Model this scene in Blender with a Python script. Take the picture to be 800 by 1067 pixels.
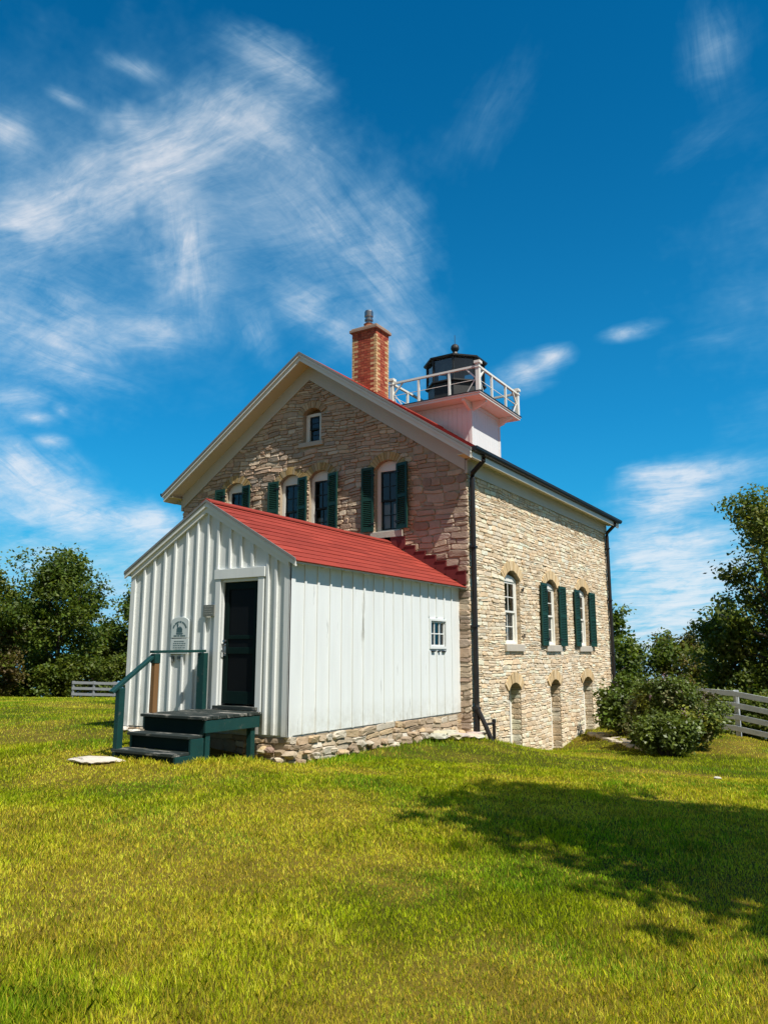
import bpy, math, random
import numpy as np
from mathutils import Vector, Matrix
from mathutils.geometry import tessellate_polygon

SC = bpy.context.scene
for o in list(bpy.data.objects):
    bpy.data.objects.remove(o)
COL = SC.collection
R_ = math.radians

# ------------------------------------------------------------------ camera
cam = bpy.data.cameras.new('camera')
cam_o = bpy.data.objects.new('camera', cam); COL.objects.link(cam_o); SC.camera = cam_o
CAM = Vector((7.2802, -15.0763, 1.2113)); YAW, PITCH, ROLL, FPX = -0.558, 0.1801, 0.0007, 807.5
_f = Vector((math.sin(YAW)*math.cos(PITCH), math.cos(YAW)*math.cos(PITCH), math.sin(PITCH)))
_r = Vector((math.cos(YAW), -math.sin(YAW), 0)); _u = _r.cross(_f)
cam_o.matrix_world = Matrix(((_r.x, _u.x, -_f.x, CAM.x), (_r.y, _u.y, -_f.y, CAM.y), (_r.z, _u.z, -_f.z, CAM.z), (0, 0, 0, 1)))
cam.sensor_fit = 'VERTICAL'; cam.sensor_height = 36.0; cam.lens = 36.0*FPX/1067.0
cam.clip_start = 0.05; cam.clip_end = 20000

# ------------------------------------------------------------------ sun, sky, exposure
SUN = Vector((1.12, -0.40, 1.75)).normalized()
SUN_EL = math.asin(SUN.z); SUN_ROT = math.atan2(SUN.x, SUN.y)
sun = bpy.data.lights.new('sun', 'SUN'); sun.energy = 5.0; sun.angle = R_(0.53); sun.color = (1.0, 0.945, 0.86)
sun_o = bpy.data.objects.new('sun', sun); COL.objects.link(sun_o)
sun_o.rotation_euler = SUN.to_track_quat('Z', 'Y').to_euler()
SC.view_settings.view_transform = 'Standard'; SC.view_settings.look = 'None'
SC.view_settings.exposure = 0.3; SC.view_settings.gamma = 1.0; SC.view_settings.use_curve_mapping = False
SC.cycles.max_bounces = 10; SC.cycles.diffuse_bounces = 4; SC.cycles.transparent_max_bounces = 12

SKY_STRENGTH = 0.08
world = bpy.data.worlds.new('World'); SC.world = world; world.use_nodes = True
wt = world.node_tree; wt.nodes.clear()
def N(tree, kind, **kw):
    n = tree.nodes.new(kind)
    for k, v in kw.items():
        if k.startswith('i_'):
            key = k[2:]
            n.inputs[int(key) if key.isdigit() else key.replace('_', ' ')].default_value = v
        else: setattr(n, k, v)
    return n
def lk(tree, a, b): tree.links.new(a, b)
def math_(tree, op, a, b=None, c=None, clamp=False):
    n = tree.nodes.new('ShaderNodeMath'); n.operation = op; n.use_clamp = clamp
    for i, v in enumerate((a, b, c)):
        if v is None: continue
        if hasattr(v, 'links'): tree.links.new(v, n.inputs[i])
        else: n.inputs[i].default_value = v
    return n.outputs[0]
def vmath(tree, op, a, b=None, scale=None):
    n = tree.nodes.new('ShaderNodeVectorMath'); n.operation = op
    for i, v in enumerate((a, b)):
        if v is None: continue
        if hasattr(v, 'links'): tree.links.new(v, n.inputs[i])
        else: n.inputs[i].default_value = v
    if scale is not None: n.inputs['Scale'].default_value = scale
    return n.outputs[0] if op not in ('DOT_PRODUCT', 'LENGTH') else n.outputs['Value']

sky = N(wt, 'ShaderNodeTexSky'); sky.sky_type = 'NISHITA'; sky.sun_disc = False
sky.sun_elevation = SUN_EL; sky.sun_rotation = SUN_ROT; sky.altitude = 100; sky.air_density = 1.0; sky.dust_density = 0.3; sky.ozone_density = 3.0
# a polarised, very clear summer sky
hs = N(wt, 'ShaderNodeHueSaturation', i_Hue=0.492, i_Saturation=1.55, i_Value=1.0)
lk(wt, sky.outputs[0], hs.inputs['Color'])
tint = N(wt, 'ShaderNodeMix', data_type='RGBA', blend_type='MULTIPLY'); tint.inputs[0].default_value = 1.0
lk(wt, hs.outputs[0], tint.inputs[6]); tint.inputs[7].default_value = (0.25, 1.20, 1.22, 1)
sz = N(wt, 'ShaderNodeSeparateXYZ'); _tc = N(wt, 'ShaderNodeTexCoord'); lk(wt, _tc.outputs['Generated'], sz.inputs[0])
hzf = math_(wt, 'MULTIPLY', math_(wt, 'POWER', math_(wt, 'SUBTRACT', 1.0, math_(wt, 'MAXIMUM', sz.outputs[2], 0.0)), 3.0), 0.8)
hzm = N(wt, 'ShaderNodeMix', data_type='RGBA'); lk(wt, hzf, hzm.inputs[0]); lk(wt, tint.outputs[2], hzm.inputs[6]); hzm.inputs[7].default_value = (0.45, 4.3, 8.6, 1)
dk_ = N(wt, 'ShaderNodeMix', data_type='RGBA', blend_type='DARKEN'); dk_.inputs[0].default_value = 1.0
lk(wt, hzm.outputs[2], dk_.inputs[6]); dk_.inputs[7].default_value = (1.9, 5.2, 8.4, 1)
geo = N(wt, 'ShaderNodeTexCoord')
D = geo.outputs['Generated']
sep = N(wt, 'ShaderNodeSeparateXYZ'); lk(wt, D, sep.inputs[0])
zz = math_(wt, 'ADD', math_(wt, 'MAXIMUM', sep.outputs[2], 0.0), 0.16)
comb = N(wt, 'ShaderNodeCombineXYZ')
lk(wt, math_(wt, 'DIVIDE', sep.outputs[0], zz), comb.inputs[0]); lk(wt, math_(wt, 'DIVIDE', sep.outputs[1], zz), comb.inputs[1])
PL = comb.outputs[0]                               # the cirrus layer's own plane
warp = N(wt, 'ShaderNodeTexNoise', i_Scale=2.4, i_Detail=5.0); lk(wt, PL, warp.inputs['Vector'])
wv = vmath(wt, 'SCALE', vmath(wt, 'SUBTRACT', warp.outputs['Color'], (0.5, 0.5, 0.5)), scale=0.32)
PW = vmath(wt, 'ADD', PL, wv)
def fibre(rot, sx, sy, scale, detail, rough, src=None):
    m = N(wt, 'ShaderNodeMapping', i_Rotation=(0, 0, R_(rot)), i_Scale=(sx, sy, 1)); lk(wt, src or PW, m.inputs['Vector'])
    n = N(wt, 'ShaderNodeTexNoise', i_Scale=scale, i_Detail=detail, i_Roughness=rough); lk(wt, m.outputs[0], n.inputs['Vector'])
    return n.outputs['Fac']
f0 = fibre(10, 1.0, 1.5, 2.4, 4.0, 0.6)
f1 = fibre(38, 0.42, 2.4, 5.0, 6.0, 0.72)
f2 = fibre(12, 0.8, 1.7, 5.0, 6.0, 0.72)
f3 = fibre(0, 1.0, 1.0, 22.0, 3.0, 0.7)
fib = math_(wt, 'ADD', math_(wt, 'ADD', math_(wt, 'MULTIPLY', f0, 0.42), math_(wt, 'MULTIPLY', f1, 0.36)), math_(wt, 'ADD', math_(wt, 'MULTIPLY', f2, 0.30), math_(wt, 'MULTIPLY', f3, 0.14)))
fib = math_(wt, 'SUBTRACT', fib, 0.61)               # centred on 0
# wisps of cirrus: azimuth, elevation, heading, half length, half width (radians), density
def pix_dir(x, y):
    return (_r*((x-400)/FPX) + _u*((533.5-y)/FPX) + _f).normalized()
WISPS = [(-20,255,130,190,28,.62),(110,195,235,128,26,.8),(195,150,310,80,24,.5),(275,48,325,90,14,.75),(225,35,300,70,14,.35),
 (60,190,330,260,100,.34),(175,190,205,335,24,.5),(95,340,215,345,16,.6),(255,160,430,310,44,.36),(290,300,375,355,18,.55),(240,120,330,170,30,.3),
 (-10,320,110,390,44,.55),(-20,415,45,420,12,.5),(-10,130,32,148,12,.55),(108,58,182,86,6,.38),(45,90,98,116,4,.30),(105,122,160,132,10,.5),(-20,235,60,232,12,.5),
 (-20,465,75,520,28,.8),(-20,520,170,548,20,.8),(120,540,190,550,13,1.0),(-20,585,110,600,30,.5),(20,432,58,437,5,.7),(40,458,75,462,5,.7),(60,425,70,430,4,.5),
 (395,325,440,375,30,.40),(380,215,445,290,26,.30),(255,325,280,365,14,.4),(618,355,690,337,6,.9),(562,376,592,370,8,.9),(520,402,572,384,13,.7),
 (738,20,752,80,20,.30),(670,185,810,90,14,.10),(565,40,470,175,24,.10),(690,360,810,345,8,.12),(630,512,810,486,15,1.25),(640,498,700,492,8,.6),(625,527,745,523,8,.9),
 (630,565,810,555,34,.60),(620,605,790,600,46,.95),(600,655,800,655,40,.65),(-20,640,220,640,60,.45),(120,600,180,560,22,.4),
 (-300,250,-60,220,90,.6),(-500,500,-250,420,120,.6),(900,300,1200,250,120,.5),(950,560,1300,540,90,.6)]
SC0 = pix_dir(330, 260); SA = Vector((SC0.y, -SC0.x, 0)).normalized(); SB = SC0.cross(SA)*-1
fibres = []                                            # ice fibres drawn out along eight headings
for k in range(8):
    an = R_(22.5*k); e1 = SA*math.cos(an)+SB*math.sin(an); e2 = SC0.cross(e1)
    fm_ = N(wt, 'ShaderNodeMapping', vector_type='TEXTURE', i_Rotation=Matrix((e1, e2, SC0)).transposed().to_euler(), i_Scale=(.10, .020, .3)); lk(wt, D, fm_.inputs['Vector'])
    fn = N(wt, 'ShaderNodeTexNoise', i_Scale=1.0, i_Detail=5.0, i_Roughness=0.66, i_Distortion=0.9); lk(wt, fm_.outputs[0], fn.inputs['Vector']); fibres.append(fn.outputs['Fac'])
acc = None
edge = N(wt, 'ShaderNodeTexNoise', i_Scale=9.0, i_Detail=4.0, i_Roughness=0.7); lk(wt, D, edge.inputs['Vector'])
for x0, y0, x1, y1, w, s in WISPS:
    a0, a1 = pix_dir(x0, y0), pix_dir(x1, y1)
    c = (a0+a1).normalized(); ta = (a1-a0); hl = ta.length*0.5; ta = (ta - c*ta.dot(c)).normalized(); tb = c.cross(ta)
    rot = Matrix((ta, tb, c)).transposed().to_euler()
    wid = w/FPX*1.25
    m = N(wt, 'ShaderNodeMapping', vector_type='TEXTURE', i_Location=c, i_Rotation=rot, i_Scale=(hl*1.1+wid*1.4, wid*1.8, 0.6))
    lk(wt, D, m.inputs['Vector'])
    g = N(wt, 'ShaderNodeTexGradient', gradient_type='QUADRATIC_SPHERE')
    asp = max(1.0, (hl*1.1+wid*1.4)/(wid*1.8))
    jit = vmath(wt, 'ADD', m.outputs[0], vmath(wt, 'SCALE', vmath(wt, 'SUBTRACT', edge.outputs['Color'], (0.5, 0.5, 0.5)), scale=0.9))
    lk(wt, jit, g.inputs['Vector'])
    fk = fibres[int(round(math.degrees(math.atan2(ta.dot(SB), ta.dot(SA)))/22.5)) % 8]
    g1_, g0_ = (0.5, 0.33) if w >= 80 else (1.5, -0.12)
    k_ = math_(wt, 'MULTIPLY', math_(wt, 'MAXIMUM', math_(wt, 'MULTIPLY_ADD', fk, g1_, g0_), 0.05), s*1.55)
    acc = math_(wt, 'MULTIPLY', g.outputs['Fac'], k_) if acc is None else math_(wt, 'MULTIPLY_ADD', g.outputs['Fac'], k_, acc)
# grey fill added to the unseen sky behind the camera, and a pale horizon
bk_fill = math_(wt, 'MULTIPLY', math_(wt, 'SUBTRACT', vmath(wt, 'DOT_PRODUCT', D, tuple(Vector((-_f.x, -_f.y, 0)).normalized())), 0.12), 1.6, clamp=True)
acc = math_(wt, 'MINIMUM', acc, 1.1)
dens = math_(wt, 'MULTIPLY', acc, math_(wt, 'MAXIMUM', math_(wt, 'MULTIPLY_ADD', fib, 3.8, 0.90), 0.15))
dens = math_(wt, 'MAXIMUM', math_(wt, 'SUBTRACT', dens, 0.015), 0.0)
mask = math_(wt, 'SUBTRACT', 1.0, math_(wt, 'POWER', 2.718, math_(wt, 'MULTIPLY', dens, -1.35)))
cl = N(wt, 'ShaderNodeMix', data_type='RGBA'); lk(wt, mask, cl.inputs[0])
hz = N(wt, 'ShaderNodeMix', data_type='RGBA'); lk(wt, math_(wt, 'MULTIPLY', bk_fill, 0.85), hz.inputs[0])
lk(wt, dk_.outputs[2], hz.inputs[6]); hz.inputs[7].default_value = (2.75, 2.7, 2.5, 1)          # unseen warm grey veil, added as neutral fill light
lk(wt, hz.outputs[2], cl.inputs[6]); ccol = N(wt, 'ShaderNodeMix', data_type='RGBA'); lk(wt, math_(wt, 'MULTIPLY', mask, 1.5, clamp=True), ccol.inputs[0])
ccol.inputs[6].default_value = (2.6, 6.8, 9.4, 1); ccol.inputs[7].default_value = (8.9, 9.3, 9.7, 1)      # thin ice veil lets the blue through
lk(wt, ccol.outputs[2], cl.inputs[7])
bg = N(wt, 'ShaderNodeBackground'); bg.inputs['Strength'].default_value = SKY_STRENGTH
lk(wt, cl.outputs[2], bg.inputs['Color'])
wo = N(wt, 'ShaderNodeOutputWorld'); lk(wt, bg.outputs[0], wo.inputs['Surface'])

# ------------------------------------------------------------------ materials
def new_mat(name):
    m = bpy.data.materials.new(name); m.use_nodes = True
    t = m.node_tree; t.nodes.clear()
    b = N(t, 'ShaderNodeBsdfPrincipled'); o = N(t, 'ShaderNodeOutputMaterial'); lk(t, b.outputs[0], o.inputs[0])
    return m, t, b, o
def mat(name, col, rough=0.7, var=0.15, vscale=4.0, bump=0.0, bscale=40.0, attr=False, stretch=(1, 1, 1), dirt=None, dirt_amt=0.0, dirt_scale=3.0, spec=0.35, metal=0.0, bdist=0.01):
    m, t, b, o = new_mat(name)
    tc = N(t, 'ShaderNodeTexCoord'); mp = N(t, 'ShaderNodeMapping', i_Scale=stretch); lk(t, tc.outputs['Object'], mp.inputs[0])
    n = N(t, 'ShaderNodeTexNoise', i_Scale=vscale, i_Detail=6.0, i_Roughness=0.6); lk(t, mp.outputs[0], n.inputs['Vector'])
    fac = math_(t, 'ADD', math_(t, 'MULTIPLY', math_(t, 'SUBTRACT', n.outputs['Fac'], 0.5), 2*var), 1.0)
    vm = t.nodes.new('ShaderNodeVectorMath'); vm.operation = 'SCALE'; lk(t, fac, vm.inputs['Scale'])
    if attr:
        at = N(t, 'ShaderNodeAttribute', attribute_name='col'); lk(t, at.outputs['Color'], vm.inputs[0])
    else: vm.inputs[0].default_value = col
    c = vm.outputs[0]
    if dirt is not None:
        dn = N(t, 'ShaderNodeTexNoise', i_Scale=dirt_scale, i_Detail=8.0, i_Roughness=0.7); lk(t, mp.outputs[0], dn.inputs['Vector'])
        k = math_(t, 'MULTIPLY', math_(t, 'SUBTRACT', dn.outputs['Fac'], 1-dirt_amt), 9.0, clamp=True)
        mx = N(t, 'ShaderNodeMix', data_type='RGBA'); lk(t, k, mx.inputs[0]); lk(t, c, mx.inputs[6]); mx.inputs[7].default_value = (*dirt, 1); c = mx.outputs[2]
    lk(t, c, b.inputs['Base Color'])
    b.inputs['Roughness'].default_value = rough; b.inputs['Specular IOR Level'].default_value = spec; b.inputs['Metallic'].default_value = metal
    if bump > 0:
        bn = N(t, 'ShaderNodeTexNoise', i_Scale=bscale, i_Detail=7.0, i_Roughness=0.65); lk(t, mp.outputs[0], bn.inputs['Vector'])
        bp = N(t, 'ShaderNodeBump', i_Strength=bump, i_Distance=bdist); lk(t, bn.outputs['Fac'], bp.inputs['Height']); lk(t, bp.outputs[0], b.inputs['Normal'])
    return m
def leaf_mat(name, trans=0.35, rough=0.5):
    m, t, b, o = new_mat(name)
    at = N(t, 'ShaderNodeAttribute', attribute_name='col'); lk(t, at.outputs['Color'], b.inputs['Base Color'])
    b.inputs['Roughness'].default_value = rough; b.inputs['Specular IOR Level'].default_value = 0.3
    tr = N(t, 'ShaderNodeBsdfTranslucent')
    tcol = vmath(t, 'MULTIPLY', at.outputs['Color'], (1.15, 1.1, 0.5)); lk(t, tcol, tr.inputs['Color'])
    mx = N(t, 'ShaderNodeMixShader'); mx.inputs[0].default_value = trans
    lk(t, b.outputs[0], mx.inputs[1]); lk(t, tr.outputs[0], mx.inputs[2]); lk(t, mx.outputs[0], o.inputs[0])
    return m
def glass_mat(name, tint_c=(0.72, 0.75, 0.74), refl=0.03):
    m, t, b, o = new_mat(name); t.nodes.remove(b)
    tr = N(t, 'ShaderNodeBsdfTransparent'); tr.inputs[0].default_value = (*tint_c, 1)
    gl = N(t, 'ShaderNodeBsdfGlossy'); gl.inputs['Roughness'].default_value = 0.02
    fr = N(t, 'ShaderNodeFresnel', i_IOR=1.5)
    k = math_(t, 'ADD', fr.outputs[0], refl, clamp=True)
    nz = N(t, 'ShaderNodeTexNoise', i_Scale=2.5); tc = N(t, 'ShaderNodeTexCoord'); lk(t, tc.outputs['Object'], nz.inputs['Vector'])
    bp = N(t, 'ShaderNodeBump', i_Strength=0.06, i_Distance=0.02); lk(t, nz.outputs['Fac'], bp.inputs['Height']); lk(t, bp.outputs[0], gl.inputs['Normal'])
    mx = N(t, 'ShaderNodeMixShader'); lk(t, k, mx.inputs[0]); lk(t, tr.outputs[0], mx.inputs[1]); lk(t, gl.outputs[0], mx.inputs[2]); lk(t, mx.outputs[0], o.inputs[0])
    return m
M = dict(
 stone=mat('rubble_limestone', None, 0.9, 0.28, 9.0, 0.7, 28.0, attr=True, spec=0.15, bdist=0.02),
 mortar=mat('lime_mortar', (0.42, 0.345, 0.245), 0.95, 0.25, 12.0, 0.6, 60.0, spec=0.1),
 plainwall=mat('stone_plain', (0.40, 0.33, 0.25), 0.9, 0.3, 6.0, 0.8, 12.0, spec=0.1),
 brick=mat('brick', None, 0.88, 0.2, 25.0, 0.4, 70.0, attr=True, spec=0.15),
 siding=mat('white_siding', (0.725, 0.75, 0.73), 0.65, 0.12, 5.0, 0.45, 26.0, stretch=(1, 1, .13), dirt=(0.30, 0.30, 0.27), dirt_amt=0.385, dirt_scale=5.0, bdist=0.006),
 white=mat('white_paint', (0.715, 0.745, 0.725), 0.6, 0.09, 5.0, 0.4, 26.0, stretch=(1, 1, .10), dirt=(0.46, 0.45, 0.41), dirt_amt=0.39, dirt_scale=5.5, bdist=0.006),
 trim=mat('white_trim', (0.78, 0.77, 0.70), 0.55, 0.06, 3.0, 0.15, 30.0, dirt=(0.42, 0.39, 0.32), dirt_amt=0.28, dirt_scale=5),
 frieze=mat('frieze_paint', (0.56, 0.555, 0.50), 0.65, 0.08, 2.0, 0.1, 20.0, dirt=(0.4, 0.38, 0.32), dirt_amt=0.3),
 cream=mat('cream_soffit_paint', (0.74, 0.66, 0.47), 0.65, 0.07, 2.0, 0.1, 20.0),
 green=mat('dark_green_paint', (0.010, 0.048, 0.034), 0.5, 0.3, 6.0, 0.25, 30.0, dirt=(0.035, 0.075, 0.06), dirt_amt=0.3),
 sashblack=mat('black_green_paint', (0.006, 0.012, 0.011), 0.5, 0.3, 6.0),
 door_shaded_riser=mat('near_black_door_shaded_riser', (0.004, 0.014, 0.012), 0.6, 0.3, 6.0, spec=0.08),  # door paint; on the step risers it is shade put into the colour
 drip=mat('grey_drip_metal', (0.20, 0.20, 0.19), 0.6, 0.25, 6.0),
 stepgreen=mat('worn_green_paint', (0.006, 0.044, 0.040), 0.55, 0.35, 5.0, 0.35, 30.0, dirt=(0.10, 0.10, 0.085), dirt_amt=0.40, dirt_scale=9),
 steptop=mat('weathered_tread', (0.022, 0.03, 0.026), 0.7, 0.45, 6.0, 0.5, 25.0, stretch=(.3, 1, 1), dirt=(0.34, 0.32, 0.28), dirt_amt=0.47, dirt_scale=6),
 rawwood=mat('bare_wood', (0.20, 0.105, 0.04), 0.8, 0.4, 6.0, 0.5, 30.0, stretch=(1, 1, .15), dirt=(0.08, 0.04, 0.02), dirt_amt=0.4),
 black=mat('black_iron', (0.018, 0.016, 0.016), 0.45, 0.35, 8.0, 0.2, 40.0, dirt=(0.06, 0.035, 0.022), dirt_amt=0.32),
 lantern=mat('lantern_iron', (0.028, 0.030, 0.030), 0.5, 0.3, 8.0, 0.2, 30.0, dirt=(0.08, 0.06, 0.045), dirt_amt=0.3),
 red=mat('red_shingle', None, 0.85, 0.16, 14.0, 0.5, 90.0, attr=True, spec=0.2),
 flash=mat('dark_red_flashing', (0.13, 0.022, 0.022), 0.6, 0.25, 6.0),
 chimcap=mat('chimney_cap_stone', (0.32, 0.22, 0.16), 0.9, 0.3, 8.0, 0.5, 40.0),
 terra=mat('terracotta', (0.36, 0.12, 0.05), 0.85, 0.25, 10.0, 0.3, 40.0),
 metal=mat('galvanised_steel', (0.28, 0.28, 0.28), 0.3, 0.1, 10.0, metal=0.9),
 glass=glass_mat('window_glass'), darkglass=glass_mat('lantern_glass', (0.62, 0.68, 0.68), 0.10),
 screen=mat('dark_door_screen', (0.006, 0.007, 0.008), 0.5, 0.3, 3.0, spec=0.08),
 curtain=mat('curtain_cloth', (0.75, 0.75, 0.72), 0.9, 0.08, 6.0),
 wood_grey=mat('weathered_fence_paint', (0.50, 0.53, 0.55), 0.8, 0.3, 5.0, 0.3, 30.0, dirt=(0.20, 0.19, 0.17), dirt_amt=0.42),
 wood_dull=mat('dull_fence_paint', (0.21, 0.225, 0.235), 0.85, 0.3, 5.0, dirt=(0.18, 0.17, 0.16), dirt_amt=0.42),
 sign=mat('sign_board', (0.62, 0.68, 0.66), 0.5, 0.06, 5.0), ink=mat('sign_ink', (0.06, 0.12, 0.13), 0.6, 0.1, 5.0),
 plaque=mat('plaque_metal', (0.16, 0.17, 0.15), 0.5, 0.2, 12.0), plaque_mark=mat('plaque_mark', (0.32, 0.33, 0.29), 0.5, 0.2, 12.0),
 slab=mat('pale_slab', (0.50, 0.45, 0.37), 0.9, 0.2, 6.0, 0.4, 30.0),
 leaf=leaf_mat('foliage', 0.42), leaf_b=leaf_mat('bush_foliage', 0.3, 0.42), grass=leaf_mat('grass_blades', 0.42, 0.55), petal=leaf_mat('pink_blossom', 0.3, 0.7),
 bark=mat('bark', (0.085, 0.068, 0.052), 0.9, 0.35, 8.0, 0.7, 20.0, stretch=(1, 1, .3)),
 water=mat('lake_water', (0.05, 0.12, 0.19), 0.12, 0.1, 0.02, 0.3, 0.5, spec=0.5),
)

# rain splash along the foot of the boards
_t = M['siding'].node_tree; _b = [n for n in _t.nodes if n.type == 'BSDF_PRINCIPLED'][0]; _l = _b.inputs['Base Color'].links[0]; _src = _l.from_socket
_c = N(_t, 'ShaderNodeTexCoord'); _s = N(_t, 'ShaderNodeSeparateXYZ'); lk(_t, _c.outputs['Object'], _s.inputs[0])
_n = N(_t, 'ShaderNodeTexNoise', i_Scale=7.0, i_Detail=6.0, i_Roughness=0.7); lk(_t, _c.outputs['Object'], _n.inputs['Vector'])
_h = math_(_t, 'MULTIPLY', math_(_t, 'SUBTRACT', 0.72, _s.outputs[2]), 2.4, clamp=True)
_k = math_(_t, 'MULTIPLY', _h, math_(_t, 'MULTIPLY', math_(_t, 'SUBTRACT', _n.outputs['Fac'], 0.34), 2.0, clamp=True), clamp=True)
_m = N(_t, 'ShaderNodeMix', data_type='RGBA'); lk(_t, math_(_t, 'MULTIPLY', _k, 0.8), _m.inputs[0]); lk(_t, _src, _m.inputs[6]); _m.inputs[7].default_value = (.40, .38, .30, 1); lk(_t, _m.outputs[2], _b.inputs['Base Color'])

# ------------------------------------------------------------------ builders
ORIG = {}
def tag(o, label=None, cat=None, group=None, kind=None):
    if label: o['label'] = label
    if cat: o['category'] = cat
    if group: o['group'] = group
    if kind: o['kind'] = kind
    return o
def thing(name, loc, label, cat, group=None):
    o = bpy.data.objects.new(name, None); o.empty_display_size = 0.3
    COL.objects.link(o); o.location = loc; ORIG[o] = Vector(loc)
    return tag(o, label, cat, group)
class MB:
    def __init__(s): s.v = []; s.f = []; s.c = []
    def poly(s, pts, col=None):
        i = len(s.v); s.v += [tuple(p) for p in pts]; s.f.append(tuple(range(i, i+len(pts)))); s.c.append(col)
    def add(s, vs, fs, col=None):
        i = len(s.v); s.v += [tuple(p) for p in vs]
        for f in fs: s.f.append(tuple(i+k for k in f)); s.c.append(col)
    def obox(s, c, ax, ay, az, col=None):
        c, ax, ay, az = map(Vector, (c, ax, ay, az))
        vs = [c+ax*i+ay*j+az*k for k in (-1, 1) for j in (-1, 1) for i in (-1, 1)]
        fs = [(0, 2, 3, 1), (4, 5, 7, 6), (0, 1, 5, 4), (2, 6, 7, 3), (0, 4, 6, 2), (1, 3, 7, 5)]
        if ax.cross(ay).dot(az) < 0: fs = [f[::-1] for f in fs]
        s.add(vs, fs, col)
    def box(s, a, b, col=None):
        a, b = Vector(a), Vector(b); h = (b-a)/2; h = Vector((abs(h.x), abs(h.y), abs(h.z)))
        s.obox((a+b)/2, (h.x, 0, 0), (0, h.y, 0), (0, 0, h.z), col)
    def prism(s, pts, ext, col=None):
        pts = [Vector(p) for p in pts]; ext = Vector(ext); n = len(pts)
        nrm = sum(((pts[i]-pts[0]).cross(pts[(i+1) % n]-pts[0]) for i in range(1, n)), Vector())
        if nrm.dot(ext) > 0: pts = pts[::-1]
        vs = pts+[p+ext for p in pts]
        s.add(vs, [tuple(range(n))]+[(n+n-1-i) for i in range(n)] and [tuple(range(n)), tuple(2*n-1-i for i in range(n))]+[((i+1) % n, i, n+i, n+(i+1) % n) for i in range(n)], col)
    def bar(s, p0, p1, w, d, up=(0, 0, 1), col=None):
        p0, p1 = Vector(p0), Vector(p1); a = (p1-p0); L = a.length; a.normalize()
        b = a.cross(Vector(up)); b = b.normalized() if b.length > 1e-4 else Vector((1, 0, 0)); c = b.cross(a).normalized()
        s.obox((p0+p1)/2, a*L/2, b*w/2, c*d/2, col)
    def tube(s, pts, rad, n=8, caps=True, col=None):
        pts = [Vector(p) for p in pts]; rings = []
        for i, p in enumerate(pts):
            t = (pts[min(i+1, len(pts)-1)]-pts[max(i-1, 0)]).normalized()
            x = t.cross(Vector((0.31, 0.22, 0.93)));
            if x.length < 1e-3: x = t.cross(Vector((1, 0, 0)))
            x.normalize(); y = t.cross(x); r = rad[i] if hasattr(rad, '__len__') else rad
            rings.append([p+(x*math.cos(2*math.pi*k/n)+y*math.sin(2*math.pi*k/n))*r for k in range(n)])
        fs = [(i*n+k, i*n+(k+1) % n, (i+1)*n+(k+1) % n, (i+1)*n+k) for i in range(len(pts)-1) for k in range(n)]
        if caps: fs += [tuple(range(n))[::-1], tuple((len(pts)-1)*n+k for k in range(n))]
        s.add([v for r in rings for v in r], fs, col)
    def lathe(s, c, prof, n=16, rot=0.0, col=None):
        c = Vector(c); vs = []
        for r, z in prof: vs += [c+Vector((r*math.cos(rot+2*math.pi*k/n), r*math.sin(rot+2*math.pi*k/n), z)) for k in range(n)]
        m = len(prof)
        fs = [(i*n+k, i*n+(k+1) % n, (i+1)*n+(k+1) % n, (i+1)*n+k) for i in range(m-1) for k in range(n)]
        fs += [tuple(range(n))[::-1], tuple((m-1)*n+k for k in range(n))]
        s.add(vs, fs, col)
    def build(s, name, m, parent=None, smooth=False, bevel=0.0):
        me = bpy.data.meshes.new(name); o = bpy.data.objects.new(name, me); COL.objects.link(o)
        org = Vector((0, 0, 0))
        if parent is not None: o.parent = parent; org = ORIG[parent]
        ORIG[o] = org
        me.from_pydata([(x-org.x, y-org.y, z-org.z) for x, y, z in s.v], [], s.f)
        me.materials.append(M[m] if isinstance(m, str) else m)
        if any(c is not None for c in s.c):
            at = me.color_attributes.new('col', 'FLOAT_COLOR', 'CORNER')
            buf = np.empty((len(me.loops), 4), np.float32); k = 0
            for f, c in zip(s.f, s.c):
                c = c or (.5, .5, .5); buf[k:k+len(f)] = (c[0], c[1], c[2], 1); k += len(f)
            at.data.foreach_set('color', buf.ravel())
        if smooth: me.polygons.foreach_set('use_smooth', [True]*len(me.polygons))
        if bevel > 0:
            b = o.modifiers.new('bevel', 'BEVEL'); b.width = bevel; b.segments = 2; b.limit_method = 'ANGLE'
        me.update(); return o
def np_mesh(name, verts, nv, mat_, cols=None, parent=None, tri_groups=None):
    """verts (F,nv,3): separate faces of nv corners each; cols (F,3)"""
    F = verts.shape[0]; me = bpy.data.meshes.new(name)
    org = ORIG[parent] if parent is not None else Vector((0, 0, 0))
    v = (verts.reshape(-1, 3)-np.array(org)).astype(np.float32)
    me.vertices.add(F*nv); me.vertices.foreach_set('co', v.ravel())
    me.loops.add(F*nv); me.loops.foreach_set('vertex_index', np.arange(F*nv, dtype=np.int32))
    me.polygons.add(F); me.polygons.foreach_set('loop_start', np.arange(F, dtype=np.int32)*nv)
    me.update(calc_edges=True)
    if cols is not None:
        at = me.color_attributes.new('col', 'FLOAT_COLOR', 'POINT')
        c = np.ones((F, nv, 4), np.float32); c[:, :, :3] = cols[:, None, :] if cols.ndim == 2 else cols
        at.data.foreach_set('color', c.ravel())
    me.materials.append(M[mat_]); me.validate()
    o = bpy.data.objects.new(name, me); COL.objects.link(o)
    if parent is not None: o.parent = parent
    ORIG[o] = org
    return o
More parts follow.
